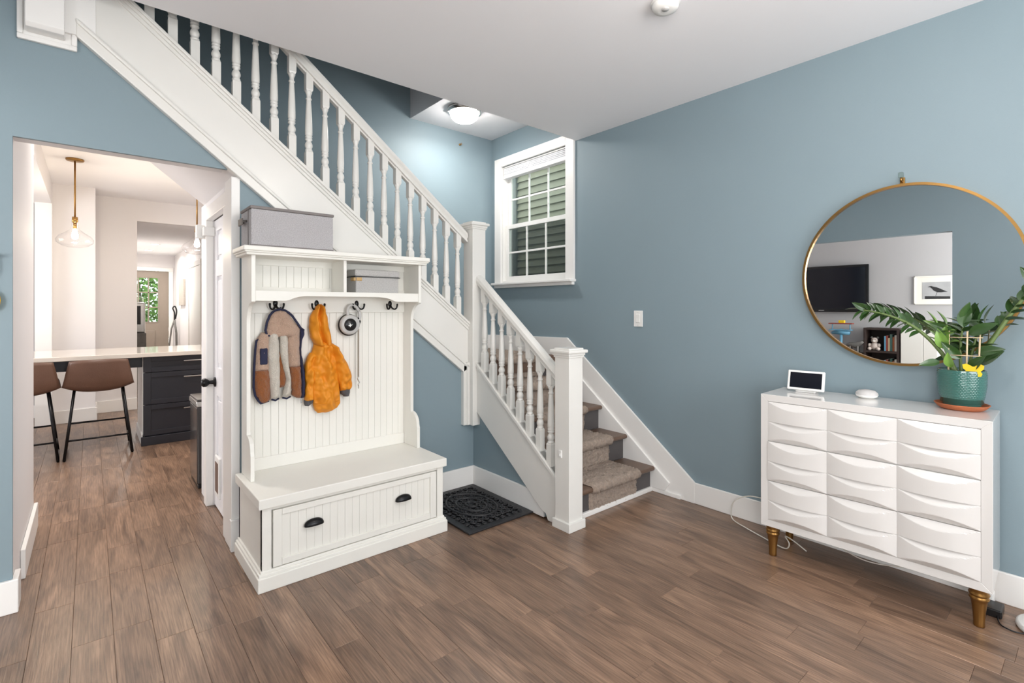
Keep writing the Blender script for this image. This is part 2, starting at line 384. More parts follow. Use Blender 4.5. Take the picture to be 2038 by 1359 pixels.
# closet wall under the stairs, with its door
struct('wall_closet', B().prism([(3.10, 1.93), (3.32, 1.93), (3.32, 0), (3.10, 0)], 'x', .612, .70).prism([(3.88, 0), (4.19, 0), (4.19, 2.05), (3.88, 2.05)], 'x', .612, .70).prism([(3.10, 1.925), (3.88, 1.925), (3.88, 2.05), (3.10, 2.05)], 'x', .612, .70), 'kitchen_paint')
dr = bpy.data.objects.new('door_1', None); C.objects.link(dr); dr.location = (.66, 3.6, 0); dr['kind'] = 'structure'
dr['label'] = 'white six-panel closet door under the stairs with a small pet flap'
YA, YBk, DX = 3.325, 3.875, .640
cols = [(3.40, 3.565), (3.635, 3.80)]; rows = [(.14, .75), (.935, 1.54), (1.645, 1.84)]
b = B()
ys = [YA] + [v for c in cols for v in c] + [YBk]; zs = [.012] + [v for r in rows for v in r] + [1.912]
for i in range(len(ys) - 1):
    for j in range(len(zs) - 1):
        d = .014 if (i % 2 and j % 2) else 0.
        b.box(DX + d, DX + .035, ys[i], ys[i + 1], zs[j], zs[j + 1])
obj('door_slab', b, 'door_white', dr)
for (y0, y1) in cols:
    for (z0, z1) in rows:
        obj('door_panel', B().prism([(DX + .014, y0 + .012), (DX + .003, y0 + .04), (DX + .003, y1 - .04), (DX + .014, y1 - .012)], 'z', z0 + .03, z1 - .03, .004), 'door_white', dr)
fr = B()
fr.box(.592, .635, 3.245, YA - .003, 0, 1.9145, .004).box(.592, .635, YBk + .003, 3.965, 0, 1.9145, .004).box(.5915, .635, 3.245, 3.965, 1.915, 2.0, .004)
struct('trim_4', fr, 'trim_white')
struct('trim_5', B().box(.588, .632, 3.075, 3.243, 0, zlow(.61) - .005, .004).box(.584, .645, 3.062, 3.10, 0, .17, .003), 'trim_white')
kn = obj('door_knob', B().lathe([(.0, 0), (.032, 0), (.032, -.008), (.014, -.014), (.012, -.035), (.022, -.045), (.029, -.058), (.028, -.072), (.016, -.082), (.0, -.084)], cx=DX, cy=3.835, z0=0, n=20, ax='x', cap=False), 'black_metal', dr)
for v in kn.data.vertices: v.co.z += .835
kn['label'] = 'round black door knob'
pf = obj('pet_flap', B().box(DX - .012, DX + .004, 3.655, 3.80, .10, .36, .004), 'plastic_white', dr)
obj('flap', B().box(DX - .0135, DX - .008, 3.68, 3.775, .13, .325, .002), 'leather_brown', pf)['label'] = 'smoky brown flap'
for z in (.28, .98, 1.70): obj('hinge', B().lathe([(.006, -.045), (.006, .045)], cx=.628, cy=YA + .002, z0=z, n=10), 'black_metal', dr)
la = obj('door_catch', B().box(.545, .594, 3.93, 3.99, 1.80, 1.89, .006).box(.575, .64, 3.85, 3.93, 1.81, 1.87, .004), 'plastic_white', dr)
la['label'] = 'white safety catch on the top of the door frame'

# skirting boards
def base_y(name, x, y0, y1, face):   # board on a wall of constant x; face -1 looks to -x
    xs = sorted((x, x + face * .016))
    prof = [(xs[0], 0), (xs[1], 0), (xs[1], .14), (xs[0], .14)]
    return struct(name, B().box(xs[0], xs[1], y0, y1, 0, .14, .004), 'trim_white')
base_y('baseboard_right', WX, -1.9, 1.98, -1)
struct('baseboard_left', B().box(-.9, -.24, 3.062, WY, 0, .145, .004).box(-.262, -.2415, 3.07, 3.19, 0, .1435, .003), 'trim_white')
struct('baseboard_passage', B().box(-.262, -.243, 3.42, 4.2, 0, .145, .004), 'trim_white')
struct('baseboard_nook', B().box(1.0, 2.216, 3.064, WY, 0, .145, .004), 'trim_white')
struct('baseboard_stairside', B().prism([(2.36, 0), (3.066, 0), (3.066, .145), (2.44, .145), (2.30, .03), (2.30, 0)], 'x', 2.199, 2.215, .003), 'trim_white')
struct('baseboard_kitchen', B().box(-.33, .062, 7.712, 7.73, 0, .15, .004).box(.047, .063, 7.73, 8.2, 0, .15, .004).box(.063, .47, 8.182, 8.2, 0, .15, .004).box(-3, -.48, 8.33, 8.35, 0, .15, .004), 'trim_white')
struct('baseboard_shoe', B().box(3.122, 3.14, 1.90, 2.14, 0, .03, .004), 'trim_white')

# ------------------------------------------------------------------ stairs
RISE, RUN, N1 = .184, .2425, 2.10
low = thing('staircase', 'lower flight of brown wooden stairs with dark risers, rising to the landing', 'stairs', (2.7, 2.6, 0))
SX0, SX1 = 2.238, 3.119
for i in range(4):
    y, z = N1 + RUN * i, RISE * (i + 1)
    prof = [(y + RUN + .03, z)] + [(y + .017 + .016 * math.cos(D2R(a)), z - .016 + .016 * math.sin(D2R(a))) for a in range(90, 271, 30)] + [(y + RUN + .03, z - .032)]
    obj('tread', B().prism(prof, 'x', SX0, SX1), 'tread_wood', low)
for i in range(5):
    y = N1 + RUN * i + .04
    obj('riser', B().box(SX0, SX1, y, y + .02, RISE * i, RISE * (i + 1) - .03), 'riser_grey', low)
obj('landing', B().box(SX0, SX1, N1 + 4 * RUN + .01, 4.07, 5 * RISE - .12, 5 * RISE, .006), 'tread_wood', low)
obj('shoe_moulding', B().box(2.28, 3.12, N1 + .022, N1 + .042, 0, .032, .004), 'trim_white', low)['label'] = 'white strip at the foot of the bottom riser'
# wall string (skirt) on the blue wall
sk = [(1.8, .0), (4.068, 0), (4.068, 1.055), (2.99, 1.073), (1.8, .14)]
obj('wall_string', B().prism(sk, 'x', 3.136, 3.154, .003), 'trim_white', low)
obj('inner_string', B().prism([(2.02, 0.03), (3.1, .03), (3.1, .97), (2.826, .753), (1.985, .092)], 'x', 3.12, 3.137, .003), 'trim_white', low)
obj('landing_skirting', B().box(2.24, 3.135, 4.052, 4.068, .92, 1.055, .004), 'trim_white', low)
def zs1(y): return .947 + .76 * (y - 3.028)
def zb1(y): return .560 + .76 * (y - 3.004)
op = [(2.165, 0.0), (2.25, 0.0), (2.27, .04), (2.30, .045)] + [(3.0, zb1(3.0)), (3.0, zs1(3.0)), (2.165, zs1(2.165))]
obj('outer_string', B().prism(op, 'x', 2.188, 2.237, .003), 'rail_white', low)
obj('string_cap', B().prism([(3.0, zs1(3.0)), (3.0, zs1(3.0) - .03), (2.165, zs1(2.165) - .03), (2.165, zs1(2.165))], 'x', 2.176, 2.25, .004), 'rail_white', low)
# carpet runner
prof = []
for i in range(5):
    y, z = N1 + RUN * i, RISE * (i + 1)
    prof.append((y + .036, z - RISE + .012 if i else .018)); prof.append((y + .034, z - .045))
    prof += [(y + .012 + .02 * math.cos(D2R(a)), z - .012 + .024 * math.sin(D2R(a))) for a in (230, 200, 170, 140, 110, 90)]
    if i < 4: prof.append((y + RUN + .005, z + .010))
prof.append((4.05, .932))
dense = []
for (a, c) in zip(prof, prof[1:]):
    n = max(1, int(math.hypot(c[0] - a[0], c[1] - a[1]) / .007))
    for k in range(n): dense.append((a[0] + (c[0] - a[0]) * k / n, a[1] + (c[1] - a[1]) * k / n))
dense.append(prof[-1])
NX = 80; cx0, cx1 = 2.445, 2.95
bb = B(); bm = bb.bm; V = []
for j, (y, z) in enumerate(dense):
    p0 = dense[max(0, j - 1)]; p1 = dense[min(len(dense) - 1, j + 1)]
    ny, nz = -(p1[1] - p0[1]), (p1[0] - p0[0]); l = math.hypot(ny, nz) or 1; ny, nz = ny / l, nz / l
    row = []
    for i in range(NX + 1):
        x = cx0 + (cx1 - cx0) * i / NX
        ed = min(1, min(i, NX - i) / 2.5)
        d = ed * (.007 + .008 * noise.noise(Vector((x * 42, y * 42, z * 42))) + R.uniform(-.005, .007)) - .008 * (1 - ed)
        row.append(bm.verts.new((x + R.uniform(-.002, .002), y + ny * d, z + nz * d)))
    V.append(row)
for j in range(len(V) - 1):
    for i in range(NX): bm.faces.new((V[j][i], V[j][i + 1], V[j + 1][i + 1], V[j + 1][i])).smooth = True
bmesh.ops.recalc_face_normals(bm, faces=bm.faces)
centre(tag(obj('stair_runner', bb, 'carpet'), 'shaggy beige carpet runner laid down the middle of the lower stairs', 'carpet'))

up = thing('staircase', 'upper flight of stairs with a wide white string, climbing left above the doorway', 'stairs', (1.1, 3.5, .92))
XR = 2.15
def strip(x0, x1, zt, zb, y0, y1, bev=.003):
    return B().prism([(x0, zb(x0)), (x1, zb(x1)), (x1, zt(x1)), (x0, zt(x0))], 'y', y0, y1, bev)
XL = -.05
obj('outer_string', strip(XL, XR, lambda x: zcap(x) - .012, lambda x: zlow(x) + .02, 3.058, 3.10), 'rail_white', up)
cp = B()
for (dz0, dz1, y0) in ((.0, .022, 3.030), (.020, .040, 3.040), (.038, .062, 3.048)):
    cp.prism([(XL, zcap(XL) - dz1), (XR, zcap(XR) - dz1), (XR, zcap(XR) - dz0), (XL, zcap(XL) - dz0)], 'y', y0, 3.13, .004)
obj('string_cap', cp, 'rail_white', up)
tm = B()
tm.prism([(XL, zlow(XL)), (2.105, zlow(2.105)), (2.15, zlow(2.15) + .06), (XL, zlow(XL) + .06)], 'y', 3.046, 3.10, .004)
tm.prism([(XL, zlow(XL) + .058), (XR, zlow(XR) + .058), (XR, zlow(XR) + .08), (XL, zlow(XL) + .08)], 'y', 3.036, 3.10, .006)
tm.box(2.102, 2.152, 3.046, 3.09, .462, zlow(2.105) + .05, .004).box(2.128, 2.152, 3.036, 3.09, .462, zlow(2.105) + .07, .005)
obj('lower_moulding', tm, 'rail_white', up)
obj('soffit', B().prism([(-.27, zlow(-.27) + .03), (.64, zlow(.64) + .03), (.64, zlow(.64) + .05), (-.27, zlow(-.27) + .05)], 'y', 3.10, 4.19), 'kitchen_paint', up)
for i in range(11):
    x1 = 2.16 - .23 * i; z = .92 + .184 * (i + 1)
    obj('tread', B().box(x1 - .25, x1 + .02, 3.10, 4.065, z - .03, z, .006), 'tread_wood', up)
    obj('riser', B().box(x1 - .02, x1, 3.10, 4.065, z - .184, z - .03), 'riser_grey', up)
# boxed end of the upstairs post at the head of the string
dp = thing('post_drop', 'white boxed post end in a moulded frame at the top of the stairs', 'post', (-.145, 3.05, 2.51))
b = B().box(-.245, -.047, 3.068, 3.079, 2.513, 2.95, .003).box(-.246, -.046, 3.058, 3.072, 2.512, 2.5345, .004).box(-.246, -.226, 3.058, 3.072, 2.535, 2.95, .004).box(-.066, -.046, 3.058, 3.072, 2.535, 2.95, .004)
obj('backing_frame', b, 'trim_white', dp)
obj('post_end', B().prism([(3.066, 2.95), (2.985, 2.95), (2.985, 2.565), (3.0, 2.548), (3.066, 2.548)], 'x', -.215, -.088, .003), 'trim_white', dp)
obj('string_block', B().box(-.09, .02, 3.05, 3.10, 2.585, 2.95, .002), 'trim_white', dp)

# ------------------------------------------------------------------ railings
def baluster_mesh():
    b = B(); bm = b.bm
    h = .0205
    b.box(-h, h, -h, h, -.035, .118, 0).box(-h, h, -h, h, .495, .62, 0)
    # chamfered shoulders to the turned part
    for (z0, z1, r) in ((.118, .130, .016), (.495, .483, .016)):
        v0 = [bm.verts.new((sx * h, sy * h, z0)) for sx, sy in ((-1, -1), (1, -1), (1, 1), (-1, 1))]
        v1 = [bm.verts.new((sx * r, sy * r, z1)) for sx, sy in ((-1, -1), (1, -1), (1, 1), (-1, 1))]
        for i in range(4): bm.faces.new((v0[i], v0[(i + 1) % 4], v1[(i + 1) % 4], v1[i]))
    prof = [(.0175, .124), (.0205, .129), (.0205, .137), (.0165, .141), (.0185, .146), (.0222, .156), (.0222, .166), (.0185, .177), (.0125, .187),
            (.0205, .194), (.0205, .201), (.0165, .205), (.0205, .209), (.0205, .216), (.0175, .219), (.0212, .226), (.0215, .245), (.0195, .31), (.0165, .38), (.0138, .428),
            (.0130, .433), (.0175, .437), (.0175, .443), (.0130, .447), (.0128, .458), (.0145, .467), (.0188, .476), (.0200, .484), (.0185, .490)]
    b.lathe(prof, n=14)
    bmesh.ops.recalc_face_normals(bm, faces=bm.faces)
    return b.mesh('baluster', 'rail_white')
BAL = baluster_mesh()
def newel(name, b, parent, m='rail_white'): return obj(name, b, m, parent)
def cap_box(b, x0, x1, y0, y1, z):
    b.box(x0 - .006, x1 + .006, y0 - .006, y1 + .006, z, z + .014, .003).box(x0 - .012, x1 + .012, y0 - .012, y1 + .012, z + .012, z + .03, .005).box(x0 - .024, x1 + .024, y0 - .024, y1 + .024, z + .028, z + .048, .006)
    b.box(x0 - .004, x1 + .004, y0 - .004, y1 + .004, z + .046, z + .058, .004)
ur = thing('stair_railing', 'long white turned-baluster railing up the upper flight', 'railing', (1.1, 3.085, 1.25))
# handrail with moulded section
sec = [(3.052, -.080), (3.118, -.080), (3.118, -.062), (3.110, -.056), (3.124, -.035), (3.120, -.012), (3.105, 0), (3.065, 0), (3.050, -.012), (3.046, -.035), (3.060, -.056), (3.052, -.062)]
b = B(); bm = b.bm; V = []
for x in (-.3, 2.142):
    V.append([bm.verts.new((x, y, zrail(x) + dz)) for y, dz in sec])
for i in range(len(sec)): bm.faces.new((V[0][i], V[0][(i + 1) % len(sec)], V[1][(i + 1) % len(sec)], V[1][i]))
bm.faces.new(V[0]); bm.faces.new(V[1][::-1]); bmesh.ops.recalc_face_normals(bm, faces=bm.faces)
obj('handrail', b, 'rail_white', ur)
o = Vector(ur.location)
for i in range(21):
    x = 2.072 - .0972 * i
    bl = obj('baluster', BAL, None, ur, True, Vector((x, 3.085, zcap(x))) - o)
    if i: obj('fillet', strip(x + .0205, x + .0972 - .0205, lambda q: zrail(q) - .079, lambda q: zrail(q) - .092, 3.07, 3.10, 0), 'rail_white', ur)
b = B().box(2.150, 2.268, 3.0, 3.118, .462, 1.915, .003); cap_box(b, 2.150, 2.268, 3.0, 3.118, 1.912)
obj('newel_post', b, 'rail_white', ur)
lr = thing('stair_railing', 'short white railing with eight balusters beside the lower steps', 'railing', (2.215, 2.6, .3))
def zr1(y): return 1.597 + .757 * (y - 3.03)
b = B()
sec = [(2.215 + x, z) for x, z in ((-.024, -.075), (.024, -.075), (.024, -.062), (.030, -.055), (.036, -.035), (.030, -.012), (.014, -.001), (-.014, -.001), (-.030, -.012), (-.036, -.035), (-.030, -.055), (-.024, -.062))]
bm = b.bm; V = []
for y in (3.001, 2.160): V.append([bm.verts.new((x, y, zr1(y) + dz)) for x, dz in sec])
for i in range(len(sec)): bm.faces.new((V[0][i], V[0][(i + 1) % len(sec)], V[1][(i + 1) % len(sec)], V[1][i]))
bm.faces.new(V[0]); bm.faces.new(V[1][::-1]); bmesh.ops.recalc_face_normals(bm, faces=bm.faces)
obj('handrail', b, 'rail_white', lr)
o = Vector(lr.location)
for i in range(8):
    y = 2.935 - .0983 * i
    obj('baluster', BAL, None, lr, True, Vector((2.213, y, zs1(y) + .002)) - o)
b = B().box(2.150, 2.295, 2.030, 2.175, 0, .055, .004).box(2.163, 2.282, 2.043, 2.162, .05, 1.035, .003); cap_box(b, 2.163, 2.282, 2.043, 2.162, 1.03)
nw = obj('newel_post', b, 'rail_white', lr)
obj('magnetic_catch', B().box(2.155, 2.164, 2.10, 2.125, .43, .475, .003).box(2.150, 2.158, 2.108, 2.118, .44, .455, .002), 'plastic_white', nw)['label'] = 'small white plastic catch on the post'

# ------------------------------------------------------------------ window on the landing
win = bpy.data.objects.new('window_1', None); C.objects.link(win); win.location = (3.2, 3.45, 1.53); win['kind'] = 'structure'
win['label'] = 'white double-hung window on the landing with grille bars'
CX0, CX1 = 3.132, 3.155
obj('casing', B().box(CX0, CX1, 2.908, 3.005, 1.575, 2.82, .003), 'trim_white', win)
obj('casing', B().box(CX0, CX1, 3.895, 3.992, 1.575, 2.82, .003), 'trim_white', win)
obj('casing', B().box(CX0 - .001, CX1, 3.004, 3.896, 2.735, 2.82, .003), 'trim_white', win)
obj('sill', B().box(3.085, 3.17, 2.90, 4.0, 1.553, 1.577, .006).box(3.120, 3.154, 2.915, 3.985, 1.527, 1.555, .004), 'trim_white', win)
b = B().box(3.156, 3.29, 3.001, 3.011, 1.578, 2.734).box(3.156, 3.29, 3.889, 3.899, 1.578, 2.734).box(3.1575, 3.288, 3.0115, 3.8885, 1.579, 1.5945).box(3.1575, 3.288, 3.0115, 3.8885, 2.72, 2.733)
obj('jamb', b, 'plastic_white', win)
def sash(z0, z1, x, yl, yr, rail, cols, name):
    b = B().box(x, x + .028, yl, yl + rail, z0, z1, .002).box(x, x + .028, yr - rail, yr, z0, z1, .002).box(x + .0006, x + .0275, yl + rail - .001, yr - rail + .001, z0 + .0005, z0 + rail, .0005).box(x + .0006, x + .0275, yl + rail - .001, yr - rail + .001, z1 - rail * .9, z1 - .0005, .0005)
    s = obj(name, b, 'plastic_white', win)
    gy0, gy1, gz0, gz1 = yl + rail, yr - rail, z0 + rail, z1 - rail * .9
    for k in (1, 2):
        yy = gy0 + (gy1 - gy0) * k / 3; obj('muntin', B().box(x + .006, x + .020, yy - .009, yy + .009, gz0, gz1, .002), 'plastic_white', s)
    zz = (gz0 + gz1) / 2; obj('muntin', B().box(x + .007, x + .019, gy0, gy1, zz - .009, zz + .009, .002), 'plastic_white', s)
    for k in range(3):
        for j in range(2):
            ya = gy0 + (gy1 - gy0) * k / 3; yb = gy0 + (gy1 - gy0) * (k + 1) / 3; za = gz0 + (gz1 - gz0) * j / 2; zb = gz0 + (gz1 - gz0) * (j + 1) / 2
            obj('pane', B().box(x + .012, x + .015, ya, yb, za, zb), 'pane_glass', s)
sash(2.115, 2.70, 3.226, 3.0125, 3.8875, .045, 3, 'upper_sash')
sash(1.596, 2.155, 3.194, 3.0125, 3.8875, .045, 3, 'lower_sash')
obj('insect_screen', B().box(3.262, 3.264, 3.02, 3.88, 1.6, 2.12), 'insect_screen', win)
b = B()
for k in range(5): b.box(3.165, 3.215, 3.02, 3.88, 2.645 + k * .015, 2.657 + k * .015, .003)
b.box(3.160, 3.22, 3.016, 3.884, 2.615, 2.645, .004)
sh = centre(tag(obj('cellular_shade', b, 'shade_fabric'), 'white cellular shade pulled up at the head of the landing window', 'blind'))

# neighbouring house seen through it
nh = thing('neighbour_house', 'house wall in sage green lap siding outside the landing window', 'building', (4.7, 4.6, 0))
obj('wall', B().box(4.66, 4.9, 1.5, 8.0, 0, 5.6), 'siding', nh)
SBM = B().prism([(0, .008), (-.016, .010), (-.034, .0), (-.030, .012), (-.006, .112), (0, .112)], 'y', -1.85, 1.9).mesh('siding_board', 'siding')
for k in range(24):
    z = 1.10 + .100 * k
    obj('siding_board', SBM, None, nh, True, Vector((4.66, 3.48, z)) - Vector(nh.location))
obj('corner_trim', B().box(4.60, 4.66, 5.38, 5.5, 0, 5.6, .004), 'siding_trim', nh)
obj('wall', B().box(4.72, 4.9, 5.5, 8.0, 0, 5.6), 'siding_trim', nh)

# ------------------------------------------------------------------ landing light, smoke detector, small wall fittings
dl = thing('ceiling_light', 'glowing frosted dome light on the landing ceiling', 'ceiling light', (2.475, 3.575, 3.05))
obj('rim', B().lathe([(.0, .0), (.148, 0), (.150, -.012), (.144, -.040), (.128, -.042), (.126, -.03), (.0, -.03)], 2.475, 3.575, 32, 3.05, cap=False), 'silver', dl)
obj('dome', B().lathe([(.122, -.034), (.122, -.055), (.112, -.080), (.084, -.103), (.044, -.116), (.001, -.120)], 2.475, 3.575, 32, 3.05, cap=False), 'dome_glow', dl)
dlamp = bpy.data.lights.new('dome_lamp', 'AREA'); dlamp.shape = 'DISK'; dlamp.size = .20; dlamp.energy = 7.5; dlamp.color = (1, .97, .93)
dlo = bpy.data.objects.new('dome_lamp', dlamp); C.objects.link(dlo); dlo.parent = dl; dlo.location = (0, 0, -.126)
for a in (40, 160, 280):
    obj('clip', B().ball((2.475 + .146 * math.cos(D2R(a)), 3.575 + .146 * math.sin(D2R(a)), 3.012), .009, 1), 'silver', dl)
EX, EY = 1.40, .50
el = thing('ceiling_light', 'semi-flush frosted globe light on the entry ceiling behind the viewer', 'ceiling light', (EX, EY, CEIL))
obj('canopy', B().lathe([(.0, .0), (.07, 0), (.072, -.012), (.02, -.022), (.0, -.022)], EX, EY, 32, CEIL, cap=False), 'silver', el)
obj('stem', B().lathe([(.009, -.02), (.009, -.13)], EX, EY, 12, CEIL), 'silver', el)
obj('globe_cap', B().lathe([(.0, -.12), (.05, -.122), (.052, -.14), (.0, -.142)], EX, EY, 24, CEIL, cap=False), 'silver', el)
emit('entry_glow', (255, 246, 236), 38)
obj('globe', B().ball((EX, EY, CEIL - .25), .125, 3), 'entry_glow', el)
sd = thing('smoke_detector', 'white round smoke detector on the main ceiling', 'smoke detector', (2.045, 1.32, CEIL))
obj('mount', B().lathe([(.0, 0), (.066, 0), (.066, -.012), (.0, -.012)], 2.045, 1.32, 28, CEIL, cap=False), 'plastic_white', sd)
obj('cover', B().lathe([(.060, -.010), (.060, -.024), (.052, -.036), (.030, -.041), (.0, -.041)], 2.045, 1.32, 28, CEIL, cap=False), 'plastic_white', sd)
obj('test_button', B().lathe([(.018, -.039), (.017, -.045), (.0, -.046)], 2.030, 1.31, 16, CEIL, cap=False), 'plastic_grey', sd)
sw = thing('light_switch', 'white rocker light switch plate on the blue wall', 'light switch', (3.15, 2.265, 1.187))
obj('plate', B().box(3.148, 3.1545, 2.226, 2.305, 1.188, 1.309, .003), 'plastic_white', sw)
obj('rocker', B().prism([(3.148, 1.215), (3.1425, 1.222), (3.145, 1.250), (3.1435, 1.282), (3.148, 1.284)], 'y', 2.249, 2.283, .001), 'plastic_white', sw)
for z in (1.201, 1.296): obj('screw', B().lathe([(.003, 0), (.003, -.0015), (.0, -.002)], 3.1485, 2.266, 8, 0, ax='x', cap=False), 'plastic_grey', sw).location.z += z
e = thing('wall_hook', 'tiny brass eye hook high on the landing wall', 'hook', (2.762, 4.06, 2.90))
obj('plate', B().lathe([(.011, 0), (.011, -.004), (.0, -.005)], 2.762, 4.07, 12, 0, ax='y', cap=False), 'brass', e).location.z += 2.925
obj('eye', B().tube([(2.762, 4.066, 2.918), (2.762, 4.045, 2.916), (2.768, 4.040, 2.924), (2.762, 4.042, 2.934), (2.755, 4.046, 2.926)], .0028, 6), 'brass', e)

# ------------------------------------------------------------------ hall tree
ht = thing('hall_tree', 'white beadboard hall tree bench with coat hooks and cubbies', 'hall tree', (1.11, 2.79, 0))
FW = 'furn_white'
BX0, BX1 = .615, 1.607
b = B().box(BX0, BX0 + .02, 2.56, 3.03, 0, .39).box(BX1 - .02, BX1, 2.56, 3.03, 0, .39).box(BX0, BX1, 3.01, 3.03, 0, .39).box(BX0, BX1, 2.60, 3.02, .07, .09)
b.box(BX0, .657, 2.556, 2.585, .07, .39, .002).box(1.566, BX1, 2.556, 2.585, .07, .39, .002).box(.657, 1.566, 2.56, 2.585, .372, .39).box(.657, 1.566, 2.60, 2.61, .08, .39)
obj('bench_body', b, FW, ht)
bs = B()
for (z0, z1, d) in ((0, .068, .022), (.066, .082, .016), (.080, .094, .008)):
    bs.box(BX0 - d, BX1 + d, 2.56 - d, 3.035, z0, z1, .004)
obj('base_moulding', bs, FW, ht)
obj('seat', B().box(.597, 1.623, 2.538, 3.035, .388, .436, .004), FW, ht)
dw = obj('drawer', B().box(.663, 1.560, 2.5685, 2.58, .098, .368, .002).box(.663, .703, 2.553, 2.57, .098, .368, .002).box(1.520, 1.560, 2.553, 2.57, .098, .368, .002).box(.7035, 1.5195, 2.5535, 2.57, .340, .3675, .0015).box(.7035, 1.5195, 2.5535, 2.57, .0985, .130, .0015), FW, ht)
w = (1.520 - .703) / 21
DBM = B().box(-w / 2 + .0003, w / 2 - .0003, -.004, .002, .130, .340, .0012, 1).mesh('bead_board', FW)
for k in range(21): obj('bead_board', DBM, None, dw, True, (.703 + w * (k + .5), 2.5665, 0))
for x in (.852, 1.344):
    def cup(u, v, x=x):
        t = D2R(180 * u); ph = D2R(90 * v)
        return (x - .046 * math.cos(t) * (1 if 1 else 0), 2.553 - .024 * math.sin(ph) * math.sin(t) ** .6 if 0 < u < 1 else 2.553, .252 + .030 * math.cos(ph) * math.sin(t) ** .8 if 0 < u < 1 else .252)
    o_ = obj('cup_pull', B().grid(cup, 16, 8), 'black_metal', dw); o_['label'] = 'black cup drawer pull'
    mm = o_.modifiers.new('t', 'SOLIDIFY'); mm.thickness = .002
side = [(3.035, .436), (2.835, .436), (2.835, .565), (2.842, .585)] + [(2.842 + .078 * (1 - math.cos(D2R(90 * k / 8))), .585 + .075 * math.sin(D2R(90 * k / 8))) for k in range(1, 9)]
side += [(2.92, 1.25)] + [(2.92 - .09 * (1 - math.cos(D2R(90 * k / 8))), 1.25 + .105 * math.sin(D2R(90 * k / 8))) for k in range(1, 9)] + [(2.818, 1.362), (2.818, 1.604), (3.035, 1.604)]
obj('side_panel', B().prism(side, 'x', .628, .648, .0015, 1), FW, ht)
obj('side_panel', B().prism(side, 'x', 1.592, 1.612, .0015, 1), FW, ht)
w = (1.592 - .648) / 23
HBM = B().box(-w / 2 + .0004, w / 2 - .0004, -.005, .006, .44, 1.602, .0013, 1).mesh('bead_board', FW)
bp = obj('back_panel', B().box(.640, 1.60, 3.027, 3.034, .436, 1.604), FW, ht)
for k in range(23): obj('bead_board', HBM, None, bp, True, (.648 + w * (k + .5), 3.021, 0))
obj('back_rail', B().box(.648, 1.592, 3.008, 3.020, .436, .505, .003), FW, ht)
hr = obj('hook_rail', B().box(.648, 1.592, 3.004, 3.020, 1.300, 1.405, .003), FW, ht)
obj('cubby_rail', B().box(.648, 1.592, 3.008, 3.020, 1.41, 1.445, .002).box(.648, 1.592, 3.008, 3.020, 1.565, 1.602, .002), FW, ht)
obj('shelf', B().box(.648, 1.592, 2.832, 3.02, 1.402, 1.418), FW, ht)
val = [(.648, 1.420), (.648, 1.366), (.79, 1.366), (.815, 1.371), (.838, 1.382), (.868, 1.390), (.90, 1.393), (1.33, 1.393), (1.37, 1.389), (1.40, 1.381), (1.425, 1.370), (1.445, 1.366), (1.592, 1.366), (1.592, 1.420)]
obj('valance', B().prism(val, 'y', 2.820, 2.834, .0015, 1), FW, ht)
obj('divider', B().box(1.110, 1.128, 2.824, 3.01, 1.418, 1.604, .0015), FW, ht)
cr = B().box(.60, 1.640, 2.795, 3.045, 1.600, 1.614, .005).box(.592, 1.648, 2.787, 3.045, 1.612, 1.622, .004).box(.585, 1.655, 2.780, 3.045, 1.620, 1.646, .006)
obj('crown', cr, FW, ht)
HK = thing  # (hooks are parts of the rail)
def hook_mesh():
    b = B()
    b.lathe([(.0, 0), (.0125, 0), (.0125, -.005), (.009, -.008), (.0, -.008)], 0, 0, 14, 0, ax='y', cap=False)
    for v in b.bm.verts: v.co.z = v.co.z * 1.6 + .012
    for s in (-1, 1):
        pts = [(0, -.006, .004), (s * .006, -.012, -.010), (s * .014, -.020, -.020), (s * .024, -.026, -.022), (s * .033, -.030, -.014), (s * .036, -.032, 0), (s * .036, -.033, .006)]
        b.tube(pts, [.006, .0055, .005, .005, .005, .0055, .006], 8)
        b.ball((s * .036, -.033, .008), .0072, 1)
    b.ball((0, -.009, .020), .003, 1, (1, .4, 1))
    return b.mesh('coat_hook', 'black_metal')
HM = hook_mesh()
for x in (.791, 1.018, 1.262, 1.486):
    q = obj('coat_hook', HM, None, hr, True, (x, 3.004, 1.343)); q['label'] = 'black double coat hook'

ht.location.y -= .010
# storage boxes
sb = thing('storage_box', 'large grey fabric storage bin on top of the hall tree', 'box', (.835, 2.92, 1.647))
obj('body', B().box(.625, 1.045, 2.80, 3.020, 1.648, 1.838, .006), 'linen_grey', sb)
obj('lid_trim', B().box(.621, 1.049, 2.796, 3.024, 1.838, 1.853, .004), 'linen_trim', sb)
obj('seam', B().box(.622, .628, 2.852, 2.858, 1.65, 1.838).box(.622, 1.046, 2.798, 2.802, 1.648, 1.655), 'linen_trim', sb)
obj('handle', B().tube([(.626, 2.885, 1.782), (.604, 2.885, 1.780), (.604, 2.955, 1.780), (.626, 2.955, 1.782)], .006, 6), 'leather_dark', sb)
hd = obj('handle', B().box(.598, .606, 2.878, 2.962, 1.760, 1.795, .003), 'leather_dark', sb)
sb2 = thing('storage_box', 'small lidded grey felt box in the right cubby', 'box', (1.33, 2.92, 1.418))
obj('body', B().box(1.196, 1.472, 2.845, 3.0, 1.4185, 1.52, .006), 'felt_grey', sb2)
obj('lid', B().box(1.190, 1.478, 2.839, 3.004, 1.516, 1.558, .010, 3), 'felt_grey', sb2)
obj('lid_edge', B().box(1.189, 1.479, 2.838, 3.004, 1.513, 1.517), 'ink', sb2)
obj('tab', B().box(1.185, 1.20, 2.85, 2.90, 1.49, 1.51, .003).box(1.198, 1.232, 2.840, 2.846, 1.49, 1.51, .002), 'leather_tan', sb2)['label'] = 'tan leather tab'

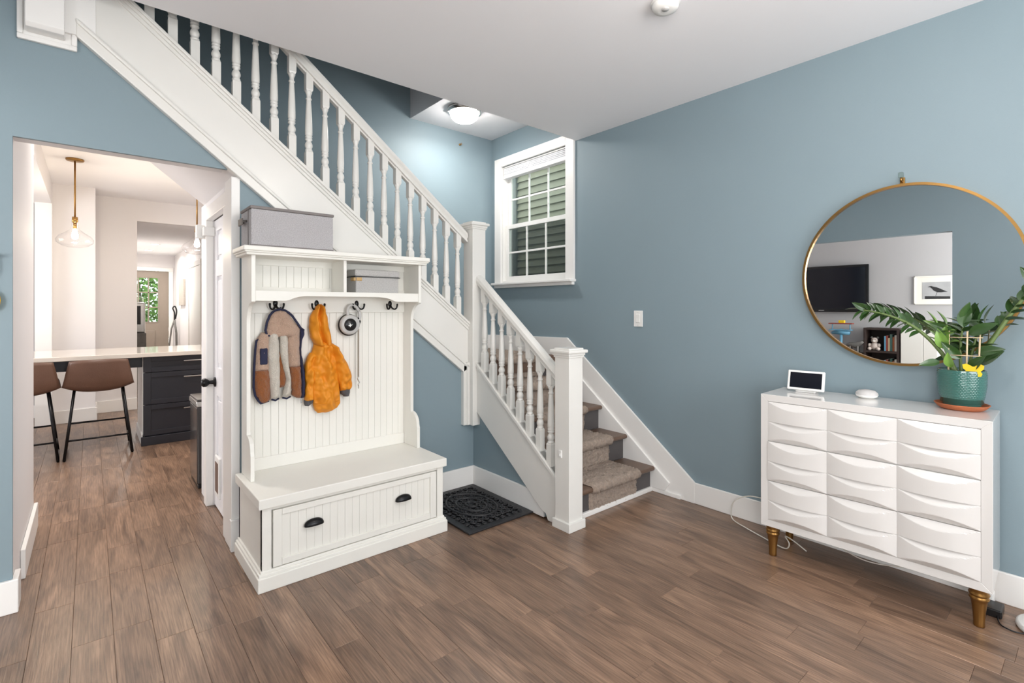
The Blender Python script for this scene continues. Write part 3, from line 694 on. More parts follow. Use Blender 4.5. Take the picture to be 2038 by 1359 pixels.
# ------------------------------------------------------------------ garments hanging on the hooks
def puff(rows, T, y_back, nu=22, nv=40, fold=None, p=.55, lean=0.):
    """closed soft shape from rows (z, x_left, x_right); bulges toward the room by T"""
    zs = [r[0] for r in rows]
    def at(v):
        z = zs[0] + (zs[-1] - zs[0]) * v
        for a, c in zip(rows, rows[1:]):
            if c[0] <= z <= a[0] + 1e-9:
                t = (a[0] - z) / (a[0] - c[0]) if a[0] != c[0] else 0
                t2 = t * t * (3 - 2 * t) * .5 + t * .5
                return z, a[1] + (c[1] - a[1]) * t2, a[2] + (c[2] - a[2]) * t2
        return z, rows[-1][1], rows[-1][2]
    def fn(front):
        def f(u, v):
            z, xl, xr = at(v); x = xl + (xr - xl) * u
            k = max(0., math.sin(math.pi * u)) ** p * min(1., (min(v, 1 - v) * 14 + .15)) ** .6
            d = T * k if front else T * .25 * k
            if front and fold: d += fold(x, z, u, v) * k
            wob = .0025 * noise.noise(Vector((x * 40, z * 40, 3)))
            return (x + wob, y_back - lean * v - (d if front else -d * .5), z + wob)
        return f
    b = B(); b.grid(fn(True), nu, nv); b.grid(fn(False), nu, nv)
    bmesh.ops.remove_doubles(b.bm, verts=b.bm.verts, dist=.0006)
    bmesh.ops.recalc_face_normals(b.bm, faces=b.bm.faces)
    return b
def F(ax, fx, az, fz, s=0.):
    def f(x, z, u, v): return ax * math.sin(fx * x + fz * z + s) + az * noise.noise(Vector((x * 26 + s, 0, z * 15))) + .007 * noise.noise(Vector((x * 60, s, z * 40))) + .0035 * noise.noise(Vector((x * 260, s, z * 260)))
    return f
VR = {
'hood': [(1.317, .787, .833), (1.306, .769, .849), (1.289, .755, .865), (1.25, .738, .893), (1.21, .734, .926), (1.165, .736, .926)],
'left': [(1.195, .715, .757), (1.149, .687, .765), (1.097, .684, .768), (1.033, .68, .768), (.983, .678, .768)],
'leftb': [(.990, .678, .768), (.937, .676, .766), (.892, .678, .766), (.853, .685, .766), (.826, .7, .764), (.808, .712, .744)],
'right': [(1.202, .843, .919), (1.142, .843, .926), (1.088, .846, .923), (1.021, .855, .926), (.992, .858, .927)],
'rightb': [(.999, .858, .927), (.954, .862, .932), (.886, .868, .932), (.839, .874, .932), (.814, .9, .926)],
'zip': [(1.207, .916, .943), (1.18, .914, .943), (1.14, .91, .926), (1.087, .91, .921), (1.019, .914, .932), (.951, .919, .944), (.883, .921, .945), (.829, .921, .943), (.814, .923, .941)],
'sl': [(1.195, .763, .793), (1.179, .752, .8), (1.127, .746, .805), (1.068, .74, .808), (1.003, .747, .81), (.924, .753, .81), (.859, .758, .808), (.823, .764, .799)],
'sr': [(1.198, .815, .833), (1.18, .805, .849), (1.124, .805, .854), (1.065, .81, .855), (.998, .824, .858), (.931, .843, .867), (.865, .827, .871), (.828, .818, .863)],
'mid': [(1.092, .797, .830), (1.026, .797, .838), (.96, .797, .85), (.9, .80, .85), (.884, .806, .835)]}
ve = thing('fleece_jacket', 'pink, white and rust fleece jacket with navy trim on the left hook', 'jacket', (.81, 2.96, .80))
YV = 2.985
obj('hood', puff(VR['hood'], .045, YV, fold=F(.004, 60, .012, 0)), 'fleece_pink', ve)
obj('body_panel', puff(VR['left'], .030, YV, fold=F(.002, 50, .005, 4)), 'fleece_pink', ve)
obj('body_panel', puff(VR['leftb'], .030, YV, fold=F(.002, 50, .005, 4)), 'fleece_rust', ve)
obj('body_panel', puff(VR['right'], .036, YV, fold=F(.002, 50, .006, 4)), 'fleece_pink', ve)
obj('body_panel', puff(VR['rightb'], .034, YV, fold=F(.002, 50, .006, 4)), 'fleece_rust', ve)
obj('back_panel', puff(VR['mid'], .016, YV), 'fleece_rust', ve)
obj('sleeve', puff(VR['sl'], .048, YV - .006, fold=F(.002, 40, .006, 6)), 'fleece_white', ve)
obj('sleeve', puff(VR['sr'], .044, YV - .004, fold=F(.002, 40, .006, 6, 2)), 'fleece_white', ve)
obj('zip_placket', puff(VR['zip'], .030, YV - .008, nu=8), 'navy', ve)
obj('pocket', B().box(.704, .742, YV - .036, YV - .010, 1.02, 1.11, .006), 'navy', ve)
edge = [(.766, YV - .02, 1.176), (.742, YV - .02, 1.178), (.733, YV - .02, 1.206), (.740, YV - .022, 1.25), (.755, YV - .022, 1.288), (.769, YV - .022, 1.306), (.787, YV - .022, 1.317), (.81, YV - .022, 1.321), (.833, YV - .022, 1.316), (.852, YV - .022, 1.304), (.872, YV - .022, 1.286), (.896, YV - .022, 1.25), (.920, YV - .02, 1.214), (.938, YV - .018, 1.20)]
obj('hood_binding', B().tube(edge, .0065, 8), 'navy', ve)
edge = [(.738, YV - .014, 1.178), (.715, YV - .012, 1.168), (.690, YV - .012, 1.15), (.684, YV - .012, 1.10), (.680, YV - .012, 1.03), (.677, YV - .012, .96), (.676, YV - .012, .90), (.684, YV - .012, .853), (.699, YV - .012, .825), (.712, YV - .014, .808), (.730, YV - .014, .813), (.752, YV - .014, .818)]
obj('edge_binding', B().tube(edge, .006, 8), 'navy', ve)
for (x0, x1, z) in ((.763, .800, .823), (.819, .862, .827)):
    obj('cuff', B().tube([(x0, YV - .024, z + .002), ((x0 + x1) / 2, YV - .034, z - .004), (x1, YV - .024, z + .003)], .005, 8), 'navy', ve)
obj('zip_pull', B().box(.917, .925, YV - .026, YV - .022, .785, .815, .001), 'silver', ve)
obj('hanging_loop', B().tube([(.808, 2.99, 1.312), (.814, 2.975, 1.333), (.824, 2.972, 1.334), (.826, 2.985, 1.314)], .003, 6), 'navy', ve)

JR = {
'hood': [(1.351, 1.022, 1.041), (1.336, 1.007, 1.053), (1.315, .993, 1.062), (1.274, .973, 1.073), (1.218, .969, 1.082), (1.163, .977, 1.094), (1.128, .992, 1.101), (1.095, 1.012, 1.110)],
'body': [(1.128, .999, 1.102), (1.093, .992, 1.127), (1.051, .975, 1.141), (.996, .962, 1.145), (.94, .964, 1.145), (.87, .975, 1.146), (.799, .991, 1.153), (.757, .996, 1.155), (.73, 1.003, 1.138), (.713, 1.019, 1.088)],
'sr': [(1.118, 1.080, 1.109), (1.09, 1.085, 1.141), (1.032, 1.10, 1.174), (.974, 1.113, 1.203), (.915, 1.13, 1.222), (.858, 1.146, 1.224), (.828, 1.15, 1.216)],
'src': [(.836, 1.152, 1.214), (.815, 1.154, 1.211), (.794, 1.172, 1.204)],
'sl': [(1.069, .972, 1.009), (1.042, .957, 1.005), (1.002, .944, .999), (.947, .944, .995), (.893, .951, .995), (.845, .945, .999), (.790, .943, .995)],
'slc': [(.798, .94, .994), (.781, .941, .992), (.764, .947, .965)]}
jk = thing('rain_jacket', 'bright orange hooded rain jacket hanging from the second hook', 'jacket', (1.08, 2.96, .71))
def jf(x, z, u, v):
    return .020 * math.sin(62 * x + 30 * z) * (.4 + .6 * abs(noise.noise(Vector((x * 9, 1, z * 7))))) + .036 * noise.noise(Vector((x * 20, 5, z * 11))) + .016 * noise.noise(Vector((x * 48, 8, z * 34)))
def hf(x, z, u, v): return -.040 * math.exp(-((u - .42 - .1 * v) / .10) ** 2) + .026 * noise.noise(Vector((x * 30, 2, z * 14))) + .008 * math.sin(55 * z + 40 * x)
obj('hood', puff(JR['hood'], .062, YV - .004, 30, 60, hf, .5), 'orange_cloth', jk)
obj('body', puff(JR['body'], .052, YV, 36, 80, jf, .5), 'orange_cloth', jk)
obj('sleeve', puff(JR['sr'], .052, YV - .004, 26, 60, jf, .5), 'orange_cloth', jk)
obj('sleeve', puff(JR['sl'], .040, YV - .004, 22, 50, jf, .5), 'orange_cloth', jk)
obj('cuff', puff(JR['src'], .034, YV - .006, 14, 14), 'cuff_grey', jk)
obj('cuff', puff(JR['slc'], .032, YV - .006, 14, 14), 'cuff_grey', jk)
obj('hem_seam', B().tube([(.995, YV - .035, .775), (1.03, YV - .052, .766), (1.08, YV - .056, .768), (1.13, YV - .046, .778)], .003, 6), 'orange_cloth', jk)

# retractable leash
ls = thing('dog_leash', 'grey and black retractable dog leash hanging from the third hook', 'dog leash', (1.22, 2.965, .83))
def ringpts(cx, cz, rx, rz, tilt, n=28):
    out = []
    for i in range(n + 1):
        t = 2 * math.pi * i / n; x, z = rx * math.cos(t), rz * math.sin(t)
        out.append((cx + x * math.cos(tilt) - z * math.sin(tilt), 2.965, cz + x * math.sin(tilt) + z * math.cos(tilt)))
    return out
obj('handle_loop', B().tube(ringpts(1.232, 1.296, .036, .054, D2R(24)), .0095, 10), 'plastic_grey', ls)
obj('housing', B().lathe([(.0, -.020), (.050, -.020), (.060, -.012), (.062, 0), (.060, .010), (.050, .016), (.0, .016)], 1.206, 2.965, 32, 0, ax='y', cap=False), 'plastic_grey', ls).location.z += 1.228
obj('rim', B().lathe([(.058, .004), (.066, .006), (.067, .014), (.058, .016)], 1.206, 2.965, 32, 0, ax='y', cap=False), 'plastic_black', ls).location.z += 1.226
obj('badge', B().lathe([(.0, -.026), (.036, -.026), (.038, -.021), (.0, -.020)], 1.203, 2.965, 28, 0, ax='y', cap=False), 'plastic_black', ls).location.z += 1.228
obj('printed_mark', B().prism([(1.186, 1.222), (1.196, 1.226), (1.198, 1.240), (1.204, 1.228), (1.216, 1.228), (1.206, 1.222), (1.200, 1.212), (1.196, 1.220)], 'y', 2.9383, 2.9392), 'plastic_white', ls)
obj('grip', B().tube([(1.262, 2.965, 1.270), (1.268, 2.965, 1.245), (1.262, 2.965, 1.222)], [.008, .010, .006], 8), 'plastic_black', ls)
obj('strap', B().box(1.256, 1.266, 2.962, 2.9645, .905, 1.20), 'cord_strap', ls)
obj('clip', B().tube([(1.261, 2.963, .910), (1.256, 2.963, .895), (1.261, 2.963, .882), (1.267, 2.963, .872), (1.260, 2.963, .860), (1.262, 2.963, .835)], .0035, 6), 'silver', ls)

# ------------------------------------------------------------------ doormat
mt = thing('doormat', 'black openwork rubber doormat tucked between hall tree and stairs', 'doormat', (1.945, 2.73, 0))
MX0, MX1, MY0, MY1 = 1.69, 2.196, 2.392, 3.060
obj('border', B().box(MX0, MX1, MY0, MY0 + .05, .001, .012, .003).box(MX0, MX1, MY1 - .05, MY1, .001, .012, .003).box(MX0 + .0004, MX0 + .05, MY0 + .049, MY1 - .049, .0012, .0117, .001).box(MX1 - .05, MX1 - .0004, MY0 + .049, MY1 - .049, .0012, .0117, .001), 'rubber', mt)
b = B()
def torus(b, cx, cy, r, t, z, sx=1., sy=1., n=10, m=5):
    def f(u, v):
        a, c = 2 * math.pi * u, 2 * math.pi * v
        return (cx + sx * (r + t * math.cos(c)) * math.cos(a), cy + sy * (r + t * math.cos(c)) * math.sin(a), z + t * math.sin(c))
    b.grid(f, n, m)
nx, ny = 9, 12
for i in range(nx):
    for j in range(ny):
        x = MX0 + .062 + (MX1 - MX0 - .124) * i / (nx - 1); y = MY0 + .062 + (MY1 - MY0 - .124) * j / (ny - 1)
        edge_ = i in (0, nx - 1) or j in (0, ny - 1)
        torus(b, x, y, .0185 if not edge_ else .013, .0065, .013, 1 if (i + j) % 2 else .8, 1 if (i + j) % 2 == 0 else .8)
        if not edge_:
            b.ball((x, y, .012), .008, 1)
            a0 = R.random() * 6
            b.tube([(x + .02 * math.cos(a0 + k * .7), y + .024 * math.sin(a0 + k * .7), .012 + .003 * math.sin(k)) for k in range(5)], .006, 5)
def medal(r, n, z, t):
    cx, cy = (MX0 + MX1) / 2, (MY0 + MY1) / 2
    b.tube([(cx + r * math.cos(2 * math.pi * k / n), cy + 1.35 * r * math.sin(2 * math.pi * k / n), z) for k in range(n + 1)], t, 6)
medal(.15, 32, .019, .007); medal(.09, 26, .019, .007); medal(.035, 16, .019, .007)
q = obj('scroll_lattice', b, 'rubber', mt); q['kind'] = 'stuff'
obj('backing', B().box(MX0 + .03, MX1 - .03, MY0 + .03, MY1 - .03, .0008, .004), 'rubber', mt)

# ------------------------------------------------------------------ dresser
DW, DD, DZ0, DZ1 = .905, .335, .165, .868
ds = thing('dresser', 'white lacquered three-drawer dresser with sculpted wave fronts and gold legs', 'dresser', (2.80, .295, 0), D2R(2.2))
GW = 'gloss_white'
b = B()
t = .036
b.prism([(0, DZ0), (DW, DZ0), (DW - t, DZ0 + t), (t, DZ0 + t)], 'x', 0, DD, .0012, 1)
b.prism([(0, DZ1), (t, DZ1 - t), (DW - t, DZ1 - t), (DW, DZ1)], 'x', 0, DD, .0012, 1)
b.prism([(0, DZ0), (t, DZ0 + t), (t, DZ1 - t), (0, DZ1)], 'x', 0, DD, .0012, 1)
b.prism([(DW, DZ0), (DW, DZ1), (DW - t, DZ1 - t), (DW - t, DZ0 + t)], 'x', 0, DD, .0012, 1)
obj('case', b, GW, ds, True)
obj('back', B().box(DD - .01, DD - .002, t, DW - t, DZ0 + t, DZ1 - t), GW, ds, True)
obj('inner_case', B().box(.05, .06, t, DW - t, DZ0 + t, DZ1 - t), 'dark_gap', ds, True)
obj('bottom_apron', B().box(.03, DD - .03, .05, DW - .05, DZ0 - .012, DZ0, .002), GW, ds, True)
dh = (DZ1 - DZ0 - 2 * t) / 3; cw = (DW - 2 * t) / 3
def wave(h, bottom):
    nu, nv = 28, 24; BU, K, K2 = .021, .62, .75
    w = cw - .0006
    b = B(); bm = b.bm
    def d(u, v):
        g = BU * (1 - (2 * u - 1) ** 2)
        z = v * h
        e = min(g, (h - z) * K + .0005)
        if bottom: e = min(e, z * K2 + .0005)
        return e
    V = [[bm.verts.new((-d(i / nu, j / nv), w * i / nu, h * j / nv)) for i in range(nu + 1)] for j in range(nv + 1)]
    for j in range(nv):
        for i in range(nu): bm.faces.new((V[j][i], V[j][i + 1], V[j + 1][i + 1], V[j + 1][i])).smooth = False
    # close bottom, top, sides to a back plane
    bk = .012
    lo = [bm.verts.new((bk, w * i / nu, 0)) for i in range(nu + 1)]; hi = [bm.verts.new((bk, w * i / nu, h)) for i in range(nu + 1)]
    for i in range(nu):
        bm.faces.new((V[0][i + 1], V[0][i], lo[i], lo[i + 1])); bm.faces.new((V[nv][i], V[nv][i + 1], hi[i + 1], hi[i])); bm.faces.new((lo[i + 1], lo[i], hi[i], hi[i + 1]))
    bm.faces.new([V[j][0] for j in range(nv + 1)] + [hi[0], lo[0]]); bm.faces.new([V[j][nu] for j in range(nv, -1, -1)] + [lo[nu], hi[nu]])
    bmesh.ops.recalc_face_normals(bm, faces=bm.faces)
    me = b.mesh('wave_panel', GW)
    return me
th = (dh - .003) / 2
WU, WL = wave(th - .0006, False), wave(th - .0006, True)
for k in range(3):
    z = DZ0 + t + dh * k + .0012
    px = -.004 if k == 1 else 0
    dwr = obj('drawer', B().box(.009 + px, .02, t + .002, DW - t - .002, z, z + dh - .0025).box(.02, .05, t + .01, DW - t - .01, z + .01, z + dh - .012), GW, ds, True)
    for c in range(3):
        obj('wave_panel', WL, None, dwr, True, (.0 + px, t + cw * c + .0003, z))
        obj('wave_panel', WU, None, dwr, True, (.0 + px, t + cw * c + .0003, z + th))
lp = [(.0, 0), (.018, 0), (.019, .004), (.0185, .02), (.021, .06), (.026, .10), (.029, .112), (.033, .116), (.034, .121), (.031, .126), (.030, .129), (.034, .133), (.035, .138), (.031, .143), (.033, .150), (.036, .166)]
LM = B().lathe(lp, 0, 0, 24, 0, cap=False).mesh('leg', 'gold_paint')
for (x, y) in ((.045, .045), (.045, DW - .045), (DD - .045, .045), (DD - .045, DW - .045)):
    q = obj('leg', LM, None, ds, True, (x, y, .001)); q['label'] = 'turned gold leg'
obj('brand_tag', B().box(.10, .102, .42, .46, DZ0 - .028, DZ0 - .010), 'plastic_grey', ds, True)

TOPZ = DZ1
# smart display
sm = thing('smart_display', 'small tablet-like smart display with white bezel on the dresser', 'tablet', (2.975, 1.055, TOPZ), D2R(6))
def tilt(b, ang, y=0):
    b.bm.transform(Matrix.Rotation(D2R(ang), 4, 'Y')); return b
q = B().box(-.006, .006, -.090, .090, .012, .120, .0055, 3); tilt(q, 16)
sc_ = obj('bezel', q, 'plastic_white', sm, True)
q = B().box(-.0075, -.0055, -.077, .077, .024, .108, .0004, 1); tilt(q, 16); obj('screen', q, 'screen', sm, True)
obj('foot', B().prism([(.0, .0), (.062, 0), (.05, .06), (.03, .075), (.012, .02)], 'y', -.05, .05, .006), 'plastic_grey', sm, True)
pk = thing('smart_speaker', 'small puck-shaped smart speaker on the dresser top', 'speaker', (3.045, .79, TOPZ))
obj('base', B().lathe([(.0, .0), (.030, 0), (.044, .008), (.049, .018), (.0, .018)], 0, 0, 28, 0, cap=False), 'plastic_white', pk, True)
obj('fabric_top', B().lathe([(.049, .018), (.047, .028), (.036, .038), (.018, .042), (.0, .043)], 0, 0, 28, 0, cap=False), 'fabric_puck', pk, True)

# ------------------------------------------------------------------ potted plant
PX, PY = 3.045, .425
sa = tag(obj('plant_saucer', B().lathe([(.0, .002), (.072, 0), (.084, .008), (.096, .022), (.098, .026), (.092, .026), (.080, .012), (.0, .010)], 0, 0, 36, 0, cap=False), 'terracotta'), 'terracotta saucer under the green plant pot', 'saucer')
sa.location = (PX, PY, TOPZ + .0005)
PZ = TOPZ + .012
pl = thing('potted_plant', 'glossy green-leaved plant in a textured teal ceramic pot', 'plant', (PX, PY, PZ))
def pot_r(z): 
    pts = [(0, .060), (.01, .066), (.05, .079), (.10, .0855), (.14, .0865), (.168, .085)]
    for a, c in zip(pts, pts[1:]):
        if a[0] <= z <= c[0]: return a[1] + (c[1] - a[1]) * (z - a[0]) / (c[0] - a[0])
    return .085
def potf(u, v):
    z = .168 * v; r = pot_r(z); n, m = 44, 22
    if .03 < v < .95:
        row = v * m; s = (row % 1.0); ph = (int(row) % 2) * .5; uu = (u * n + ph) % 1.0
        r += .0016 * (math.sin(math.pi * s) * math.sin(math.pi * uu))
    a = 2 * math.pi * u
    return (r * math.cos(a), r * math.sin(a), z)
b = B().grid(potf, 44 * 4, 22 * 4, True)
b.lathe([(.085, .168), (.080, .170), (.078, .166), (.076, .02), (.0, .018)], 0, 0, 48, 0, cap=False)
b.lathe([(.0, .0), (.060, 0)], 0, 0, 48, 0, cap=False)
obj('pot', b, 'pot_teal', pl, True)
obj('soil', B().lathe([(.078, .150), (.04, .156), (.0, .157)], 0, 0, 32, 0, cap=False), 'soil', pl, True)
def leaf_mesh(name, m, L_=1., W_=.36):
    b = B()
    def f(u, v):
        w = W_ * (math.sin(math.pi * min(1, v ** .85)) ** .8) * (1 - .25 * v)
        x = (u - .5) * w
        return (x, v * L_, .10 * abs(u - .5) * w * 4 - .18 * v * v * L_ + .02)
    b.grid(f, 6, 10)
    return b.mesh(name, m)
LD, LL = leaf_mesh('leaf', 'leaf_dark', 1, .50), leaf_mesh('leaf', 'leaf_light', 1, .56)
def add_leaf(p, dirv, up, size, me, roll=0.):
    y = Vector(dirv).normalized(); x = y.cross(Vector(up)).normalized(); z = x.cross(y)
    m = Matrix((x, y, z)).transposed().to_4x4(); m = Matrix.Translation(p) @ m @ Matrix.Rotation(roll, 4, 'Y') @ Matrix.Scale(size, 4)
    o = obj('leaf', me, None, pl, True); o.matrix_local = m
    return o
def bez(pts, n=24):
    out = []
    P = [Vector(p) for p in pts]
    for i in range(n + 1):
        t = i / n; q = P
        while len(q) > 1: q = [a.lerp(c, t) for a, c in zip(q, q[1:])]
        out.append(q[0])
    return out
# local axes: -x toward the room, +y to the left in the picture
def frond(pts, r0, r1, start, n, size, me, spread=.9, sidev=(1, 0, .2)):
    path = bez(pts, 30)
    obj('stem', B().tube(path, [r0 + (r1 - r0) * i / 30 for i in range(31)], 8), 'stem_green', pl, True)
    for k in range(n):
        t = start + (1 - start) * (k + .5) / n; i = min(29, int(t * 30)); p = path[i]; tg = (path[i + 1] - path[i]).normalized()
        for s in (-1, 1):
            sv = Vector(sidev) * s; d = tg * .55 + sv * spread + Vector((R.uniform(-.15, .15), R.uniform(-.15, .15), R.uniform(-.1, .2)))
            add_leaf(p, d, (0, 0, 1), size * R.uniform(.85, 1.1) * (1 - .25 * abs(t - .6)), me, R.uniform(-.4, .4))
    add_leaf(path[-1], (path[-1] - path[-3]), (0, 0, 1), size, me)
frond([(-.01, .02, .15), (-.02, .09, .30), (-.05, .16, .40), (-.07, .28, .425), (-.07, .37, .44)], .010, .004, .38, 12, .072, LD, .8, (.55, 0, .8))
frond([(.0, -.03, .15), (-.01, -.09, .28), (.0, -.14, .40), (.01, -.20, .50), (.02, -.27, .60)], .012, .005, .5, 8, .085, LD, .8, (.6, .45, .3))
frond([(.02, -.025, .15), (.03, -.07, .27), (.05, -.13, .38), (.05, -.19, .47)], .009, .005, .6, 4, .07, LD, .8, (.5, .6, .3))
frond([(-.01, .015, .15), (-.01, .05, .24), (-.02, .07, .31), (-.02, .085, .36)], .009, .004, .5, 4, .085, LL, .9, (.5, .7, .2))
frond([(.0, -.0, .15), (.0, .01, .25), (.0, .0, .33), (-.01, -.01, .39)], .007, .003, .3, 4, .09, LD, .9, (.3, .9, .1))
frond([(.01, -.02, .15), (.0, -.03, .22), (.0, -.045, .30), (.0, -.06, .38)], .007, .003, .3, 4, .09, LD, .9, (.3, .9, .1))
for (p, d, s, me) in (((-.03, .05, .26), (-.4, .3, 1), .10, LL), ((-.03, .06, .27), (-.3, -.1, 1), .10, LL), ((-.02, -.01, .36), (.1, -.1, 1), .12, LD), ((-.03, .02, .33), (-.3, .8, .5), .10, LD), ((-.03, -.03, .33), (-.3, -.8, .5), .11, LD), ((-.03, -.05, .25), (-.2, -.9, .25), .10, LD), ((-.03, .0, .22), (-.3, .5, .6), .10, LD), ((-.06, -.36 + .1, .58), (-.1, -.3, 1), .09, LD), ((-.02, -.24, .55), (-.3, .4, .6), .09, LD), ((-.02, -.22, .52), (-.3, -.5, -.2), .09, LD), ((-.06, .35, .44), (-.4, .4, .3), .075, LD), ((-.06, .34, .44), (-.4, .3, -.5), .07, LD), ((-.02, -.06, .20), (-.4, -.7, .6), .11, LD), ((-.03, -.03, .17), (-.5, -.5, .7), .10, LD), ((-.04, .07, .20), (-.3, .5, -.1), .08, LD), ((-.05, .03, .18), (-.5, .1, .8), .075, LL)):
    add_leaf(p, d, (-1, .2, .3), s, me)
tr = obj('trellis', B().tube([(-.045, .040, .14), (-.045, .036, .345)], .0035, 6).tube([(-.045, -.022, .14), (-.045, -.026, .345)], .0035, 6).tube([(-.045, -.062, .14), (-.045, -.068, .345)], .0035, 6).tube([(-.047, .048, .315), (-.047, -.078, .318)], .0022, 6).tube([(-.047, .046, .235), (-.047, -.074, .236)], .0022, 6), 'bamboo', pl, True)
tr['label'] = 'small bamboo stick trellis'
wing = [(0, .0), (.010, -.004), (.026, -.002), (.030, .010), (.024, .020), (.034, .030), (.036, .046), (.024, .052), (.008, .044), (.004, .040)]
bf = [(-a, z) for a, z in wing] + [(a, z) for a, z in wing[::-1]]
q = B().prism([(a - .047, z + .150) for a, z in bf[1:-1]], 'x', -.060, -.058)
q.tube([(-.059, -.047, .12), (-.059, -.047, .16)], .0015, 5)
obj('insect_trap', q, 'yellow', pl, True)['label'] = 'yellow butterfly-shaped sticky trap'

# ------------------------------------------------------------------ round mirror
mi = thing('wall_mirror', 'large round mirror in a thin brass frame on the blue wall', 'mirror', (3.14, .663, 1.04))
MY, MZ, MR = .663, 1.496, .452
b = B()
def ring(u, v):
    sec = [(MR - .006, 3.150), (MR - .006, 3.118), (MR + .006, 3.118), (MR + .006, 3.150)]
    r, x = sec[int(round(v * 4)) % 4]; a = 2 * math.pi * u
    return (x, MY + r * math.cos(a), MZ + r * math.sin(a))
b.grid(ring, 96, 4); bmesh.ops.remove_doubles(b.bm, verts=b.bm.verts, dist=1e-5); bmesh.ops.recalc_face_normals(b.bm, faces=b.bm.faces)
for q in b.bm.faces: q.smooth = False
obj('frame', b, 'brass', mi)
b = B().lathe([(.0, 3.130), (MR - .004, 3.130), (MR - .004, 3.148), (.0, 3.148)], 0, 0, 96, 0, ax='x', cap=False)
for v in b.bm.verts: v.co.y += MY; v.co.z += MZ
for q in b.bm.faces: q.smooth = False
obj('glass', b, 'mirror_silver', mi)
mh = thing('mirror_hook', 'clear knob hook on brass above the round mirror', 'hook', (3.14, .664, 1.945))
obj('bracket', B().box(3.142, 3.1545, .654, .674, 1.952, 1.99, .003).tube([(3.148, .664, 1.968), (3.125, .664, 1.966), (3.118, .664, 1.972), (3.118, .664, 1.985)], .0045, 8), 'brass', mh)
obj('knob', B().box(3.106, 3.130, .653, .675, 1.983, 2.012, .006, 2), 'acrylic', mh)

# ------------------------------------------------------------------ cables and floor lamp at the right
def cable(name, pts, r, m, label, cat='cable'):
    path = bez(pts, 40) if len(pts) <= 6 else pts
    return centre(tag(obj(name, B().tube(path, r, 6), m), label, cat))
def spline(pts, n=8):
    P = [Vector(p) for p in pts]; out = []
    for i in range(len(P) - 1):
        p0 = P[max(0, i - 1)]; p1 = P[i]; p2 = P[i + 1]; p3 = P[min(len(P) - 1, i + 2)]
        for k in range(n):
            t = k / n; out.append(.5 * ((2 * p1) + (p2 - p0) * t + (2 * p0 - 5 * p1 + 4 * p2 - p3) * t * t + (3 * p1 - p0 - 3 * p2 + p3) * t ** 3))
    out.append(P[-1]); return out
cable('power_cable', spline([(3.12, 1.15, .24), (3.11, 1.30, .185), (3.10, 1.42, .17), (3.09, 1.50, .12), (3.085, 1.52, .05), (3.07, 1.50, .008), (3.02, 1.40, .006), (2.97, 1.28, .006), (2.93, 1.18, .006), (2.90, 1.12, .02), (2.88, 1.10, .06), (2.91, 1.13, .08), (2.95, 1.10, .05), (2.98, 1.05, .006)]), .0035, 'cord_white', 'white power cable looping out beside the left end of the dresser')
cable('charging_cable', spline([(3.0, .95, .17), (2.985, .92, .12), (2.97, .88, .09), (2.95, .80, .075), (2.94, .72, .08), (2.95, .62, .10), (2.96, .50, .13), (2.98, .42, .153)]), .003, 'cord_white', 'thin white cable sagging below the middle of the dresser')
ad = thing('power_adapter', 'black power adapter brick with white plug behind the dresser leg', 'adapter', (3.02, .32, 0))
obj('brick', B().box(2.965, 3.06, .285, .345, .0008, .035, .005), 'plastic_black', ad)
obj('plug', B().box(3.06, 3.10, .32, .36, .01, .065, .006), 'plastic_white', ad)
obj('lead', B().tube(spline([(2.97, .30, .012), (2.93, .29, .005), (2.90, .27, .005), (2.90, .22, .005), (2.93, .15, .03)]), .0028, 6), 'plastic_black', ad)
fl = thing('floor_lamp', 'slim white uplighter floor lamp with round base beside the dresser', 'floor lamp', (3.0, .12, 0))
obj('base', B().lathe([(.0, .0), (.125, 0), (.128, .006), (.126, .016), (.118, .022), (.02, .026), (.0, .026)], 3.0, .12, 40, 0.001, cap=False), 'plastic_white', fl)
obj('pole', B().lathe([(.010, .02), (.010, 1.42)], 3.0, .12, 14, 0), 'plastic_white', fl)
obj('lamp_head', B().lathe([(.016, 1.41), (.018, 1.43), (.045, 1.50), (.046, 1.505), (.040, 1.50), (.014, 1.44)], 3.0, .12, 24, 0, cap=False), 'plastic_white', fl)
obj('bulb', B().ball((3.0, .12, 1.475), .022, 2), 'shade_fabric', fl)

# key rack at the left edge of the picture
kr = thing('key_rack', 'black wall hook strip left of the kitchen doorway', 'hook rack', (-.36, 3.06, 1.5))
obj('strip', B().box(-.47, -.305, 3.068, 3.079, 1.545, 1.575, .003), 'black_metal', kr)
for x in (-.45, -.39, -.318): obj('hook', B().tube([(x, 3.07, 1.562), (x, 3.045, 1.556), (x + .008, 3.035, 1.552), (x + .02, 3.035, 1.556)], .006, 8), 'black_metal', kr)
yt = thing('key_fob', 'yellow fob hanging from the black wall hook', 'key fob', (-.32, 3.05, 1.31))
obj('fob', B().ball((-.318, 3.052, 1.36), .03, 2, (.85, .25, 1.45)), 'yellow', yt)
obj('ribbon', B().tube(spline([(-.318, 3.04, 1.552), (-.312, 3.045, 1.50), (-.322, 3.05, 1.45), (-.318, 3.052, 1.40)]), .004, 6), 'plastic_black', yt)

